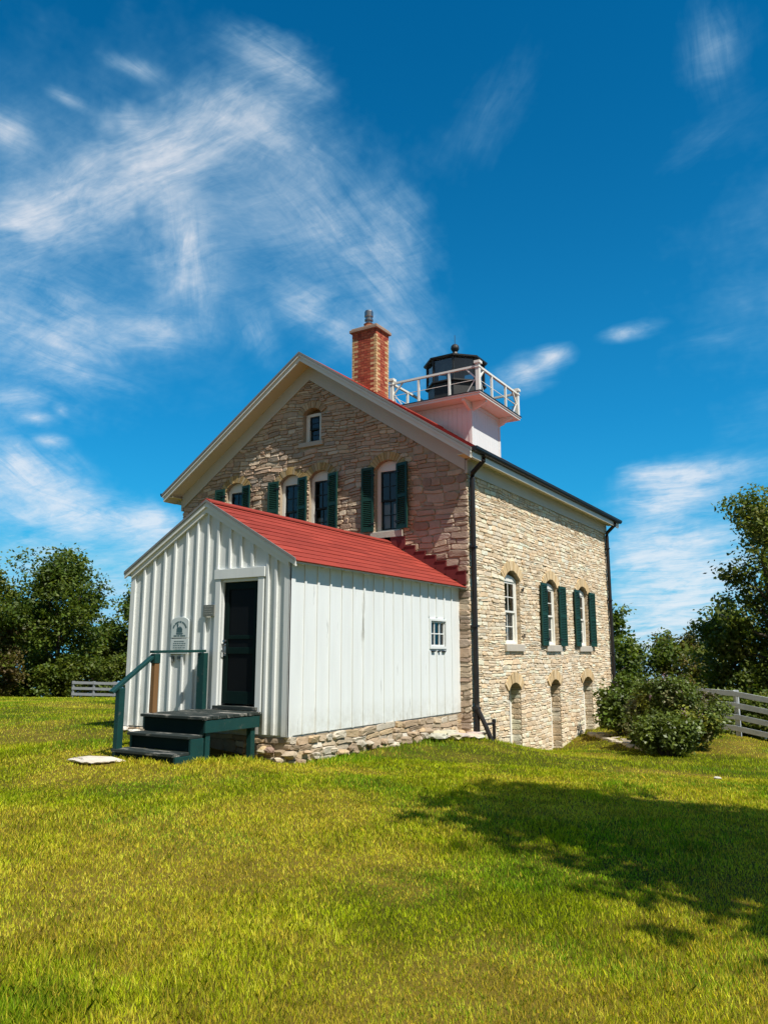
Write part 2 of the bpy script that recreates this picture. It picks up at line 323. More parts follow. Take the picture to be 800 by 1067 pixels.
class Wall:
    """a wall's own frame: u along it, n outward, z up"""
    def __init__(s, o, u, n): s.o, s.u, s.n = Vector(o), Vector(u), Vector(n)
    def __call__(s, u, z, d=0.0): return s.o+s.u*u+s.n*d+Vector((0, 0, z))
    def box(s, mb, u0, u1, z0, z1, d0, d1, col=None):
        mb.obox(s((u0+u1)/2, (z0+z1)/2, (d0+d1)/2), s.u*(u1-u0)/2, s.n*(d1-d0)/2, Vector((0, 0, (z1-z0)/2)), col)

# value noise for terrain / lawn patches
_rs = np.random.RandomState(5)
_tab = _rs.rand(256, 256)
def vnoise(x, y):
    x = np.asarray(x, float); y = np.asarray(y, float)
    xi = np.floor(x).astype(int); yi = np.floor(y).astype(int); fx = x-xi; fy = y-yi
    fx = fx*fx*(3-2*fx); fy = fy*fy*(3-2*fy)
    g = lambda a, b: _tab[a % 256, b % 256]
    return (g(xi, yi)*(1-fx)+g(xi+1, yi)*fx)*(1-fy)+(g(xi, yi+1)*(1-fx)+g(xi+1, yi+1)*fx)*fy
def fbm(x, y, o=4):
    s = 0; a = .5
    for k in range(o): s = s+a*vnoise(x*2**k+17*k, y*2**k+31*k); a *= .5
    return s/(1-.5**o)

# ------------------------------------------------------------------ dimensions (metres; z=0 at the shed's sill)
A = 5.772; X0, X1 = -3.748, -0.217; W = 8.70; DP = 10.44; XM = -W/2; KR = 0.671; ZP = 8.67
GAB = Wall((0, 0, 0), (1, 0, 0), (0, -1, 0)); SID = Wall((0, 0, 0), (0, 1, 0), (1, 0, 0))
FRO = Wall((0, -A, 0), (1, 0, 0), (0, -1, 0)); ASI = Wall((X1, 0, 0), (0, 1, 0), (1, 0, 0))

# ------------------------------------------------------------------ terrain
CP = np.array([(7.3,-15,-.38),(3.7,-12.6,-.42),(6.6,-10.8,-.45),(10,-13,-.42),(13,-9,-.5),(0,-12,-.40),(-6,-13,-.4),(7,-22,-.4),(15,-20,-.45),(-5,-22,-.4),
 (-2,-8.6,-.36),(-2.6,-7.0,-.24),(-2.2,-7.55,-.25),(-1.2,-7.6,-.25),(-.55,-7.0,-.25),(-4.6,-6.6,-.2),(-3.95,-6,-.12),(-4.3,-3,-.12),(-.5,-6.1,-.36),(-.05,-4.5,-.44),(-.05,-3,-.42),(.1,-1.6,-.45),
 (.2,.3,-.56),(.15,2.1,-.92),(.15,3.4,-1.14),(.15,5.1,-1.29),(.2,6.4,-1.08),(.15,8,-1.02),(.15,10.2,-.9),
 (2,-1.7,-.62),(1.2,1,-.82),(1.1,3.6,-1.06),(2.4,3.6,-1.0),(1.5,5.6,-1.0),(1.0,6.4,-.98),(3.5,2,-.92),(2.0,9.2,-.98),(3.82,9.16,-1.08),(5.0,8.8,-1.25),(6.4,8.4,-1.5),(4.2,6.5,-1.02),(6,2,-.95),(5,-4,-.58),(9,-4,-.72),(12,2,-1.6),
 (8,13,-2.8),(2,14,-1.7),(-4,15,-1.4),(-9,11,-.7),(-9,0,-.3),(-10,-8,-.36),(-15,3,-.36),(-20,-5,-.45),(-27,5,-.80),(-31.6,9,-1.05),(-27.4,11,-1.05),(-25,15,-1.25),(-16,17,-1.2),
 (-36,12,-1.5),(-34,17,-1.95),(-31.2,14.1,-1.62),(-29.6,15.5,-1.66),(-20,2,-.6),(-22,8,-.78),(-46,25,-2.6),(-25,30,-2.6),(-40,-5,-.9),(-45,0,-1.5),(0,30,-4.5),(18,14,-4.2),(25,0,-3.5),(30,30,-8),(-30,45,-5),(-55,40,-5),(25,-20,-.8),(-30,-25,-.5)])
def tps(r2): return np.where(r2 > 1e-12, r2*np.log(r2+1e-12), 0)
_n = len(CP); _K = tps(((CP[:, None, :2]-CP[None, :, :2])**2).sum(-1))+np.eye(_n)*0.004; _P = np.c_[np.ones(_n), CP[:, :2]]
_sol = np.linalg.solve(np.block([[_K, _P], [_P.T, np.zeros((3, 3))]]), np.r_[CP[:, 2], 0, 0, 0])
def ground_z(x, y):
    x = np.atleast_1d(np.asarray(x, float)); y = np.atleast_1d(np.asarray(y, float))
    out = np.empty(x.shape); fx, fy, fo = x.ravel(), y.ravel(), out.ravel()
    for i in range(0, len(fx), 20000):
        px, py = fx[i:i+20000], fy[i:i+20000]
        k = tps((px[:, None]-CP[:, 0])**2+(py[:, None]-CP[:, 1])**2)
        fo[i:i+20000] = k@_sol[:_n]+_sol[_n]+_sol[_n+1]*px+_sol[_n+2]*py
    z = fo.reshape(x.shape)
    z = np.clip(z, -16, 0.1)
    r = np.hypot(x+5, y-2); k = np.clip((r-48)/60, 0, 1); k = k*k*(3-2*k)
    z = z*(1-k)+(-22)*k
    return z+(fbm(x*.7, y*.7, 3)-.5)*.05*(1-k)
def gz(x, y): return float(ground_z(x, y)[0])

def axis(lo, hi, c0, c1, fine, far):
    mid = list(np.arange(c0, c1+1e-6, fine)); a = []; s = fine; p = c0
    while p > lo: s *= 1.22; p -= s; a.append(p)
    b = []; s = fine; p = c1
    while p < hi: s *= 1.22; p += s; b.append(p)
    return np.array(a[::-1]+mid+b)
gx = axis(-4000, 4000, -14, 16, .2, 0); gy = axis(-4000, 4000, -18, 14, .2, 0)
GX, GY = np.meshgrid(gx, gy, indexing='ij'); GZ = ground_z(GX, GY)
inside = (GX < -.35) & (GX > -W+.3) & (GY > .3) & (GY < DP-.3)
nx, ny = GX.shape
def lawn_col(x, y):
    """dry-straw / fresh-green mix of the lawn at a spot, with its own bare patches"""
    p = fbm(x*.45+3.1, y*.45, 4); q = fbm(x*1.6, y*1.6+9, 3); g = fbm(x*.16+40, y*.16+11, 2)
    d = np.clip((p-.475)*5.5, 0, 1)*.72+np.clip((q-.53)*5.5, 0, 1)*.5
    for bx, by, br, ba in ((-1.9, -8.1, .8, .9), (-2.9, -7.3, .6, .6), (4.6, -12.3, .9, .6), (2.0, -11.2, 1.0, .5), (3.6, -9.6, .55, .6), (5.6, -11.3, .5, .5), (1.0, -6.6, .5, .4)):
        d = d+ba*np.exp(-((x-bx)**2+(y-by)**2)/br**2)*(.3+1.2*q)
    d = np.clip(d+(g-.5)*.5, 0, 1)
    return d
me = bpy.data.meshes.new('ground')
idx = np.arange(nx*ny).reshape(nx, ny)
fq = np.stack([idx[:-1, :-1], idx[1:, :-1], idx[1:, 1:], idx[:-1, 1:]], -1).reshape(-1, 4)
me.vertices.add(nx*ny); me.vertices.foreach_set('co', np.stack([GX, GY, GZ], -1).astype(np.float32).ravel())
me.loops.add(len(fq)*4); me.loops.foreach_set('vertex_index', fq.astype(np.int32).ravel())
me.polygons.add(len(fq)); me.polygons.foreach_set('loop_start', np.arange(len(fq), dtype=np.int32)*4)
me.polygons.foreach_set('use_smooth', np.ones(len(fq), bool)); me.update(calc_edges=True)
at = me.color_attributes.new('col', 'FLOAT_COLOR', 'POINT')
d = lawn_col(GX, GY)[..., None]
gc = np.array([.05, .058, .005])*(1-d)+np.array([.15, .11, .02])*d
far = np.clip((np.hypot(GX+5, GY-2)-40)/8, 0, 1)[..., None]; gc = gc*(1-far)+np.array([.03, .045, .014])*far
at.data.foreach_set('color', np.concatenate([gc, np.ones((nx, ny, 1))], -1).astype(np.float32).ravel())
M['soil'] = mat('lawn_soil', None, 0.95, 0.4, 30.0, 0.8, 60.0, attr=True, spec=0.05)
me.materials.append(M['soil'])
ground = bpy.data.objects.new('ground', me); COL.objects.link(ground); tag(ground, 'sloping lawn falling away from the house to the lake bluff', None, None, 'structure')
wm = MB(); wm.poly([(-9000, -9000, -14), (9000, -9000, -14), (9000, 9000, -14), (-9000, 9000, -14)])
tag(wm.build('water', 'water'), 'blue lake beyond the trees', None, None, 'structure')

# ------------------------------------------------------------------ stone laying
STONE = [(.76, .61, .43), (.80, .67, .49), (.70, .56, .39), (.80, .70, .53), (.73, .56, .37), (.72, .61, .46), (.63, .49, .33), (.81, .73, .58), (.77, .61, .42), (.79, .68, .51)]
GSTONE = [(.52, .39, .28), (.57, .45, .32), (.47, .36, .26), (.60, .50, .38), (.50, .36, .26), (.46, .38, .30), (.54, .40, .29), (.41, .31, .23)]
def arc_geom(op):
    h = (op['u1']-op['u0'])/2; r = op['rise']; Rr = (h*h+r*r)/(2*r); return h, Rr, op['zs']+r-Rr, (op['u0']+op['u1'])/2
def blocked(op, za, zb):
    zm = (za+zb)/2; sill = op.get('sill', 0)
    if zb < op['z0']-sill+.02: return None
    if zm < op['z0']: return (op['u0']-.11, op['u1']+.11) if sill else None
    if zm <= op['zs']: return (op['u0']-.005, op['u1']+.005)
    h, Rr, cz, uc = arc_geom(op); Ro = Rr+op.get('ring', .2)
    if zm > cz+Ro: return None
    hw = math.sqrt(max(Ro*Ro-(zm-cz)**2, 0)); hw = min(hw, (h*1.12)*Ro/Rr)
    if hw < .03: return None
    return (uc-hw, uc+hw)
def lay_stones(mb, wall, u0, u1, z0, z1, ops, rng, hr, lr, pal, prot, limit=None, fine=None, wob=.025):
    def wobble(u, z): return wob*(math.sin(u*1.7+z*2.3)+.6*math.sin(u*4.1-z*1.3+1.0)+.4*math.sin(u*8.3+z*5))
    z = z0
    while z < z1:
        h = rng.uniform(*hr) if rng.random() < .8 else rng.uniform(hr[0]*.6, hr[0])
        zt = min(z+h, z1)
        spans = [(u0, u1)] if limit is None else [limit(zt)]
        for op in ops:
            b = blocked(op, z, zt)
            if not b: continue
            ns = []
            for a, c in spans:
                if b[1] <= a or b[0] >= c: ns.append((a, c)); continue
                if b[0] > a+.04: ns.append((a, b[0]))
                if b[1] < c-.04: ns.append((b[1], c))
            spans = ns
        for a, c in spans:
            if c-a < .05: continue
            u = a
            while u < c-1e-4:
                l = rng.uniform(*lr)*(1.5 if rng.random() < .12 else 1)
                if c-(u+l) < lr[0]*.7: l = c-u
                parts = [(u, u+l, z, zt)]
                if h > hr[0]*1.35 and rng.random() < .22:
                    zm = z+(zt-z)*rng.uniform(.4, .6); parts = [(u, u+l, z, zm), (u, u+l, zm, zt)]
                for (a0, a1, b0, b1) in parts: stone(mb, wall, a0, a1, b0, b1, rng, rng.choice(pal), prot, wobble)
                u += l
        z = zt
def stone(mb, wall, a0, a1, b0, b1, rng, col, prot, wobble):
    g = rng.uniform(.003, .008); w, h = (a1-a0), (b1-b0); j = min(w, h)*.12
    k = rng.uniform(.88, 1.12); t = rng.uniform(-.03, .03); col = (min(col[0]*k*(1+t), .8), col[1]*k, col[2]*k*(1-t))
    cr = min(w, h)*rng.uniform(.14, .32)
    a0 += g; a1 -= g; b0 += g; b1 -= g
    ring = [(a0+cr, b0), ((a0+a1)/2, b0), (a1-cr, b0), (a1, b0+cr), (a1, b1-cr), (a1-cr, b1), ((a0+a1)/2, b1), (a0+cr, b1), (a0, b1-cr), (a0, b0+cr)]
    ring = [(u+rng.uniform(-j, j)*.5, z+rng.uniform(-j, j)*.5) for u, z in ring]
    uc, zc = (a0+a1)/2, (b0+b1)/2; p = rng.uniform(*prot); n = len(ring)
    tu, tz = rng.uniform(-.25, .25)*p, rng.uniform(-.25, .25)*p
    vs = []
    for s, d in ((1.0, -.03), (.985, p*.55), (.86, p)):
        for (u, z) in ring:
            uu = uc+(u-uc)*s; vz = zc+(z-zc)*s
            dd = d+(tu*(u-uc)/max(w, .01)*2+tz*(z-zc)/max(h, .01)*2+rng.uniform(-.12, .12)*p if d > 0 else 0)
            vs.append(wall(uu, vz+wobble(uu, vz), dd))
    vs.append(wall(uc, zc+wobble(uc, zc), p*rng.uniform(.9, 1.15)))
    fl = wall.u.cross(Vector((0, 0, 1))).dot(wall.n) < 0
    fs = [(i*n+k2, i*n+(k2+1) % n, (i+1)*n+(k2+1) % n, (i+1)*n+k2) for i in range(2) for k2 in range(n)]
    fs += [(2*n+k2, 2*n+(k2+1) % n, 3*n) for k2 in range(n)]
    if fl: fs = [f[::-1] for f in fs]
    mb.add(vs, fs, col)
def op_outline(op, n=12):
    h, Rr, cz, uc = arc_geom(op); th = math.asin(min(1, h/Rr))
    return [(op['u0'], op['z0']), (op['u1'], op['z0'])]+[(uc+Rr*math.sin(th-2*th*i/n), cz+Rr*math.cos(th-2*th*i/n)) for i in range(n+1)]
def wall_sheet(mb, wall, outline, ops, depth, col=None):
    loops = [outline]+[op_outline(o) for o in ops]
    tri = tessellate_polygon([[Vector((u, z, 0)) for u, z in l] for l in loops])
    flat = [p for l in loops for p in l]
    for t in tri:
        pts = [flat[i] for i in t]; P3 = [wall(u, z, 0) for u, z in pts]
        if (P3[1]-P3[0]).cross(P3[2]-P3[0]).dot(wall.n) < 0: P3 = P3[::-1]
        mb.poly(P3, col)
    for l in loops[1:]:
        for i in range(len(l)):
            (ua, za), (ub, zb) = l[i], l[(i+1) % len(l)]
            mb.poly([wall(ua, za, 0), wall(ub, zb, 0), wall(ub, zb, -depth), wall(ua, za, -depth)], col)
def reveal_stones(mb, wall, op, depth, rng, pal):
    """rubble on the two sides of a deep opening"""
    for u, sgn in ((op['u0'], 1), (op['u1'], -1)):
        w2 = Wall(wall(u, 0, 0), -wall.n, wall.u*sgn)
        lay_stones(mb, w2, 0.01, depth, op['z0'], op['zs'], [], rng, (.09, .16), (.18, .34), pal, (.006, .016), wob=.004)
def brick_arch(mb, wall, op, rng, pal, ring=.2, prot=.03, ext=1.10, nb=None, bw=.062):
    h, Rr, cz, uc = arc_geom(op); th = math.asin(min(1, h/Rr))*ext
    n = nb or max(7, int(2*th*Rr/bw))
    for i in range(n):
        t0 = -th+2*th*i/n; t1 = -th+2*th*(i+1)/n; g = .06*(t1-t0)
        ro = Rr+ring*rng.uniform(.94, 1.03)
        pts = [(uc+r*math.sin(t), cz+r*math.cos(t)) for r, t in ((Rr+.002, t0+g), (Rr+.002, t1-g), (ro, t1-g), (ro, t0+g))]
        k = rng.uniform(.8, 1.15); c = rng.choice(pal); c = tuple(x*k for x in c)
        p = prot*rng.uniform(.7, 1.2)
        mb.prism([wall(u, z, -.03) for u, z in pts], wall.n*(p+.03), c)

rng = random.Random(11)
def OP(u0, u1, z0, zs, rise, sill=.18, ring=.2): return dict(u0=u0, u1=u1, z0=z0, zs=zs, rise=rise, sill=sill, ring=ring)
G_OPS = [OP(x, x+.67, 3.98, 5.49, .19) for x in (-7.10, -5.25, -4.32, -2.37)]
ATTIC = OP(-4.54, -3.99, 6.44, 7.20, .14, .13, .19)
S_OPS = [OP(c-.46, c+.46, 1.42, 2.97, .20, .18, .24) for c in (2.39, 5.06, 7.74)]
B_OPS = [OP(a, b, -1.7, .38, .15, 0, .24) for a, b in ((2.01, 2.74), (4.74, 5.48), (7.42, 8.30))]

LH = thing('stone_lighthouse', (XM, DP/2, -1.3), 'two storey cream stone lighthouse house with green shutters, brick chimney and black lantern', 'lighthouse')
mw = MB()
fr = lambda x: 8.09-.68*abs(x-XM)
gout = [(-W, -1.9), (0, -1.9), (0, 5.5), (XM, 8.42), (-W, 5.5)]
# the mortar body of the four walls
wall_sheet(mw, GAB, gout, G_OPS+[ATTIC], .45)
wall_sheet(mw, SID, [(0, -1.9), (DP, -1.9), (DP, 5.5), (0, 5.5)], S_OPS+B_OPS, .45)
LW = Wall((-W, 0, 0), (0, 1, 0), (-1, 0, 0)); BW = Wall((0, DP, 0), (1, 0, 0), (0, 1, 0))
wall_sheet(mw, LW, [(0, -1.9), (DP, -1.9), (DP, 5.5), (0, 5.5)], [], .45)
wall_sheet(mw, BW, gout, [], .45)
wall_o = mw.build('wall', 'mortar', LH)
ms = MB()
def glim(z):
    e = (8.16-z)/.68 if z > 5.05 else 99
    return (max(-W-.02, XM-e), min(.028, XM+e))
def seam(z): return -1.27+.13*math.sin(7.3*z)+.06*math.sin(17*z)
def glim_l(z): a, b = glim(z); return (a, min(b, seam(z)))
def glim_r(z): a, b = glim(z); return (max(a, seam(z)), b) if b > seam(z) else (0, 0)
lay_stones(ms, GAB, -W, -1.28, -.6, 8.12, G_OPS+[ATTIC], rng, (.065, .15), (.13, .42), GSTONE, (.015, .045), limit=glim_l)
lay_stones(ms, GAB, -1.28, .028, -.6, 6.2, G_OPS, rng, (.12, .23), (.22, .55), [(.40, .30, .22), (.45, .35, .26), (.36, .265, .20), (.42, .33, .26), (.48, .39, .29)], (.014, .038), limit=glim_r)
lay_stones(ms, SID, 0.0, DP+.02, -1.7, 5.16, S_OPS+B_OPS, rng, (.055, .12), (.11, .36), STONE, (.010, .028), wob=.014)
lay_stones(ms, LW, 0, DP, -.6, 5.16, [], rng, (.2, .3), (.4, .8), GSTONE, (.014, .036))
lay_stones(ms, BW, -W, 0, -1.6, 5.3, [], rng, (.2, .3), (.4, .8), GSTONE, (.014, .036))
for op in B_OPS: reveal_stones(ms, SID, op, .42, rng, STONE)
for op in S_OPS: reveal_stones(ms, SID, op, .14, rng, [(.44, .33, .2), (.5, .4, .28)])
so = ms.build('stonework', 'stone', wall_o)

YB = [(.46, .32, .14), (.50, .37, .18), (.40, .27, .11), (.44, .34, .2)]
def sash_window(parent, wall, op, recess=.08, jamb=.085, curtain=False, muntins=(1, 1), name='window', sashmat='sashblack', glass='glass', sill=True, arch=YB, head=.06, hk=1.0, tymp=None):
    f = MB(); u0, u1, z0, zs = op['u0'], op['u1'], op['z0'], op['zs']; h, Rr, cz, uc = arc_geom(op)
    wall.box(f, u0+.004, u0+jamb, z0+.003, zs, -recess-.09, -recess); wall.box(f, u1-jamb, u1-.004, z0+.003, zs, -recess-.09, -recess)
    n = 10; th = math.asin(min(1, h/Rr))*.985
    top = [(uc+(Rr-.004)*math.sin(-th+2*th*i/n), zs+(cz+(Rr-.004)*math.cos(-th+2*th*i/n)-zs)*hk) for i in range(n+1)]
    f.prism([wall(u, z, -recess-.09) for u, z in [(u1-.006, zs-head), (u0+.006, zs-head)]+top], wall.n*.088)
    wall.box(f, u0+jamb, u1-jamb, z0+.003, z0+.05, -recess-.09, -recess-.004)
    fo = f.build(name, 'trim', parent, bevel=.006)
    if tymp:
        ty = MB(); full = [(uc+(Rr-.002)*math.sin(-th+2*th*i/n), cz+(Rr-.002)*math.cos(-th+2*th*i/n)) for i in range(n+1)]
        ty.prism([wall(u, z, -recess-.12) for u, z in [(u1-.004, zs-.02), (u0+.004, zs-.02)]+full], wall.n*.025); ty.build('tympanum', tymp, fo)
    a, b, c, dz = u0+jamb, u1-jamb, z0+.05, zs-head; zm = (c+dz)/2
    s = MB(); t = .045
    for (zb, zt, dd) in ((c, zm+.02, -.055), (zm-.02, dz, -.02)):
        d0, d1 = -recess+dd-.03, -recess+dd
        wall.box(s, a, a+t, zb, zt, d0, d1); wall.box(s, b-t, b, zb, zt, d0, d1)
        wall.box(s, a+t, b-t, zb, zb+t, d0, d1-.001); wall.box(s, a+t, b-t, zt-t, zt, d0, d1-.001)
        for i in range(muntins[0]): x = a+(b-a)*(i+1)/(muntins[0]+1); wall.box(s, x-.011, x+.011, zb+t, zt-t, d0+.004, d1-.004)
        for i in range(muntins[1]): z = zb+(zt-zb)*(i+1)/(muntins[1]+1); wall.box(s, a+t, b-t, z-.011, z+.011, d0+.006, d1-.006)
    s.build('sash', sashmat, fo)
    p = MB()
    for (zb, zt, dd) in ((c, zm, -.07), (zm, dz, -.035)):
        p.poly([wall(a, zb, -recess+dd), wall(b, zb, -recess+dd), wall(b, zt, -recess+dd), wall(a, zt, -recess+dd)])
    p.build('pane', glass, fo)
    if curtain:
        cu = MB(); m = 26; z_t = c+(dz-c)*curtain
        for (ua, ub) in ((a, a+(b-a)*.42), (b-(b-a)*.42, b)):
            pr = [(ua+(ub-ua)*i/m, -recess-.14-.02*math.sin(i*1.5)) for i in range(m+1)]
            for i in range(m): cu.poly([wall(pr[i][0], c-.05, pr[i][1]), wall(pr[i+1][0], c-.05, pr[i+1][1]), wall(pr[i+1][0], z_t, pr[i+1][1]), wall(pr[i][0], z_t, pr[i][1])])
        cu.build('curtain', 'curtain', fo)
    if sill:
        sl = MB(); wall.box(sl, u0-.1, u1+.1, z0-op['sill']+.01, z0, -.15, .075); sl.build('sill', 'slab' if sill == 'stone' else 'trim', fo, bevel=.012)
    if arch:
        ar = MB(); brick_arch(ar, wall, op, rng, arch, op['ring']); ar.build('brick_arch', 'brick', fo)
    return fo
def shutter(parent, wall, hinge_u, sgn, w, z0, z1, d=.05, angle=0.0, arch=0.0):
    """a louvred shutter folded back against the wall from its hinge"""
    a = R_(angle); hu = wall.u*sgn*math.cos(a)+wall.n*math.sin(a); hn = wall.n*math.cos(a)-wall.u*sgn*math.sin(a)
    lw = Wall(wall(hinge_u, 0, d), hu, hn); m = MB(); t = .05
    lw.box(m, 0, t, z0, z1, 0, .035); lw.box(m, w-t, w, z0, z1, 0, .035)
    for (a0, a1) in ((z0, z0+.09), (z1-.07, z1), ((z0+z1)/2-.04, (z0+z1)/2+.04)): lw.box(m, t, w-t, a0, a1, .002, .033)
    for (a0, a1) in ((z0+.09, (z0+z1)/2-.04), ((z0+z1)/2+.04, z1-.07)):
        n = int((a1-a0)/.045)
        for i in range(n):
            z = a0+(i+.5)*(a1-a0)/n
            m.obox(lw(w/2, z, .017), hu*(w/2-t), (hn*.012-Vector((0, 0, .016))), (hn*.003+Vector((0, 0, .0035))))
        lw.box(m, t, w-t, a0, a1, .003, .006)
    o = m.build('shutter', 'green', parent)
    for z in (z0+.18, z1-.2):
        hb = MB(); lw.box(hb, -.05, .12, z-.012, z+.012, .035, .043); hb.tube([lw(-.01, z-.035, .03), lw(-.01, z+.035, .03)], .012, 6); hb.build('hinge', 'black', o)
    return o
for i, op in enumerate(G_OPS):
    sash_window(LH, GAB, op, .08, .10, curtain=(.4, .3, .35, .45)[i], sill='stone')
    zz0, zz1 = op['z0']+.02, op['zs']+.05
    shutter(LH, GAB, op['u1']-.04, 1, .34, zz0, zz1, .06, 14)
    if i != 2: shutter(LH, GAB, op['u0']-.01, -1, .33, zz0, zz1, .05, 3)
sash_window(LH, GAB, ATTIC, .1, .12, hk=.15, tymp='rawwood', muntins=(0, 1), sill='stone', arch=[(.46, .33, .2), (.5, .38, .24), (.4, .28, .17)])
for i, op in enumerate(S_OPS):
    sash_window(LH, SID, op, .085, .085, curtain=.62, sashmat='trim', hk=.5, tymp='plainwall', sill='stone', arch=[(.66, .48, .26), (.70, .54, .33), (.62, .46, .26)])
    if i:
        shutter(LH, SID, op['u0']-.03, -1, .46, op['z0']-.02, op['zs']+.05, .05, 2)
        shutter(LH, SID, op['u1']+.0, 1, .47, op['z0']-.02, op['zs']+.05, .05, 3)
# shutter catches left on the bare window's wall
for z in (2.75, 1.62):
    cb = MB(); SID.box(cb, 2.88, 2.98, z-.012, z+.012, .02, .07); cb.tube([SID(2.95, z-.05, .06), SID(2.95, z+.05, .06)], .014, 6); cb.build('shutter_catch', 'black', LH)
for i, op in enumerate(B_OPS):
    sash_window(LH, SID, op, .24, .10, muntins=(1, 1), sill=False, arch=[(.66, .48, .26), (.70, .54, .33), (.58, .42, .23)], head=.05)
# roof, friezes, rakes, gutters
OY, OX = .42, .33
def roof_z(x): return ZP-KR*abs(x-XM)
RED = [(.30, .05, .035), (.33, .058, .04), (.27, .046, .034), (.32, .06, .045)]
rf = MB()
sl_ = math.sqrt(1+KR*KR)
def shingle_slope(mb, xr, zr, xe, ze, y0, y1, course, wid, th, rng, pal):
    L = math.hypot(xe-xr, ze-zr); dx, dz = (xe-xr)/L, (ze-zr)/L; n = int(round(L/course)); c = L/n
    nx_, nz_ = (-dz, dx) if dx > 0 else (dz, -dx)
    if nz_ < 0: nx_, nz_ = -nx_, -nz_
    for i in range(n):
        s0, s1 = i*c-.01, (i+1)*c; y = y0-(wid*.5 if i % 2 else 0)
        while y < y1:
            ya, yb = max(y, y0), min(y+wid-.003, y1); y += wid
            if yb-ya < .01: continue
            k = rng.uniform(.88, 1.1); q = rng.choice(pal); q = tuple(v*k for v in q)
            t1 = th*rng.uniform(.85, 1.15)
            top0 = (xr+dx*s0+nx_*.002, zr+dz*s0+nz_*.002); top1 = (xr+dx*s1+nx_*t1, zr+dz*s1+nz_*t1); b1 = (xr+dx*s1-nx_*.004, zr+dz*s1-nz_*.004)
            pts = [(top0[0], ya, top0[1]), (top1[0], ya, top1[1]), (b1[0], ya, b1[1])]
            mb.prism(pts, (0, yb-ya, 0), q)
for sx in (1, -1):
    xe = XM+sx*(W/2+OX); shingle_slope(rf, XM, ZP-.02, xe, roof_z(xe)-.02, -OY, DP+OY, .15, .34, .022, rng, RED)
roof_o = None
rd = MB()
for sx in (1, -1):
    xe = XM+sx*(W/2+OX)
    rd.prism([(XM, -OY, ZP-.025), (xe, -OY, roof_z(xe)-.025), (xe, -OY, roof_z(xe)-.10), (XM, -OY, ZP-.10)], (0, DP+2*OY, 0))
roof_o = rd.build('roof', 'trim', LH)
rf.build('shingles', 'red', roof_o)
rg = MB()
for sx in (1, -1): rg.prism([(XM, -OY-.01, ZP+.03), (XM+sx*.14, -OY-.01, ZP+.03-.14*KR), (XM+sx*.14, -OY-.01, ZP-.14*KR), (XM, -OY-.01, ZP)], (0, DP+2*OY+.02, 0), (.38, .055, .035))
rg.build('ridge_cap', 'red', roof_o)
# rake boards: fascia with a crown strip, drip edge, soffit and frieze
for yf, sgn in ((-OY, -1), (DP+OY, 1)):
    fa, de, sf, fz = MB(), MB(), MB(), MB()
    for sx in (1, -1):
        def q(x, dz_, y): return (XM+sx*x, y, ZP-KR*x+dz_)
        E = W/2+OX
        fa.prism([q(0, -.055, yf), q(E, -.055, yf), q(E, -.20, yf), q(0, -.20, yf)], (0, sgn*.035, 0))
        fa.prism([q(0, -.028, yf+sgn*.035), q(E+.02, -.028, yf+sgn*.035), q(E+.02, -.085, yf+sgn*.035), q(0, -.085, yf+sgn*.035)], (0, sgn*.035, 0))
        de.prism([q(0, .035, yf-sgn*.03), q(E+.03, .035, yf-sgn*.03), q(E+.03, -.024, yf-sgn*.03), q(0, -.024, yf-sgn*.03)], (0, sgn*.115, 0))
        wy = 0 if sgn < 0 else DP
        sf.prism([q(0, -.185, yf), q(E, -.185, yf), q(E, -.205, yf), q(0, -.205, yf)], (0, wy-yf, 0))
        fz.prism([q(0, -.207, wy), q(W/2+.02, -.207, wy), q(W/2+.02, -.585, wy), q(0, -.585, wy)], (0, sgn*.055, 0))
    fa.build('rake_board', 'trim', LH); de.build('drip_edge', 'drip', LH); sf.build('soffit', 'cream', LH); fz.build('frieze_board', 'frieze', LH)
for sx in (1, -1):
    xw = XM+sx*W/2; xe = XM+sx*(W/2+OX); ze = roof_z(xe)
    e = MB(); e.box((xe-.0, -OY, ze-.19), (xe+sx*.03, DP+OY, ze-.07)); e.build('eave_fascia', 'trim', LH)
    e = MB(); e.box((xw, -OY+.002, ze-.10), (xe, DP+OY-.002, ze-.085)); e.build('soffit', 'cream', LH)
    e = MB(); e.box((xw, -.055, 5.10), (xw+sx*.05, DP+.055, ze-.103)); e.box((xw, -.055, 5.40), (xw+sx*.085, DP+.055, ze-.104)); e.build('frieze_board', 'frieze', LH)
    g = MB(); cx = xe+sx*.075; prof = [(-.07, .03), (-.066, -.02), (-.04, -.058), (0, -.072), (.04, -.058), (.068, -.02), (.078, .035)]
    g.prism([(cx+sx*a, -OY-.03, ze+.012+b) for a, b in prof], (0, DP+2*OY+.06, 0)); g.build('gutter', 'black', LH, bevel=.004)
def downpipe(y, zb, kick=False):
    d = MB(); xg = OX+.07; zt = roof_z(XM+W/2+OX)-.08
    d.tube([(xg, y, zt), (xg-.01, y, zt-.08), (.12, y, zt-.33), (.105, y, zt-.45), (.105, y, zb)], .056, 10)
    if kick: d.tube([(.105, y-.01, .14), (.13, y-.02, .07), (.30, y+.02, -.30), (.42, y+.06, -.62)], .05, 10)
    for z in np.arange(zb+.6, zt-.5, 1.7): d.box((.02, y-.075, z-.02), (.168, y+.075, z+.02))
    return d.build('downpipe', 'black', LH, smooth=False)
downpipe(.08, -.52, True); downpipe(10.3, -1.1)
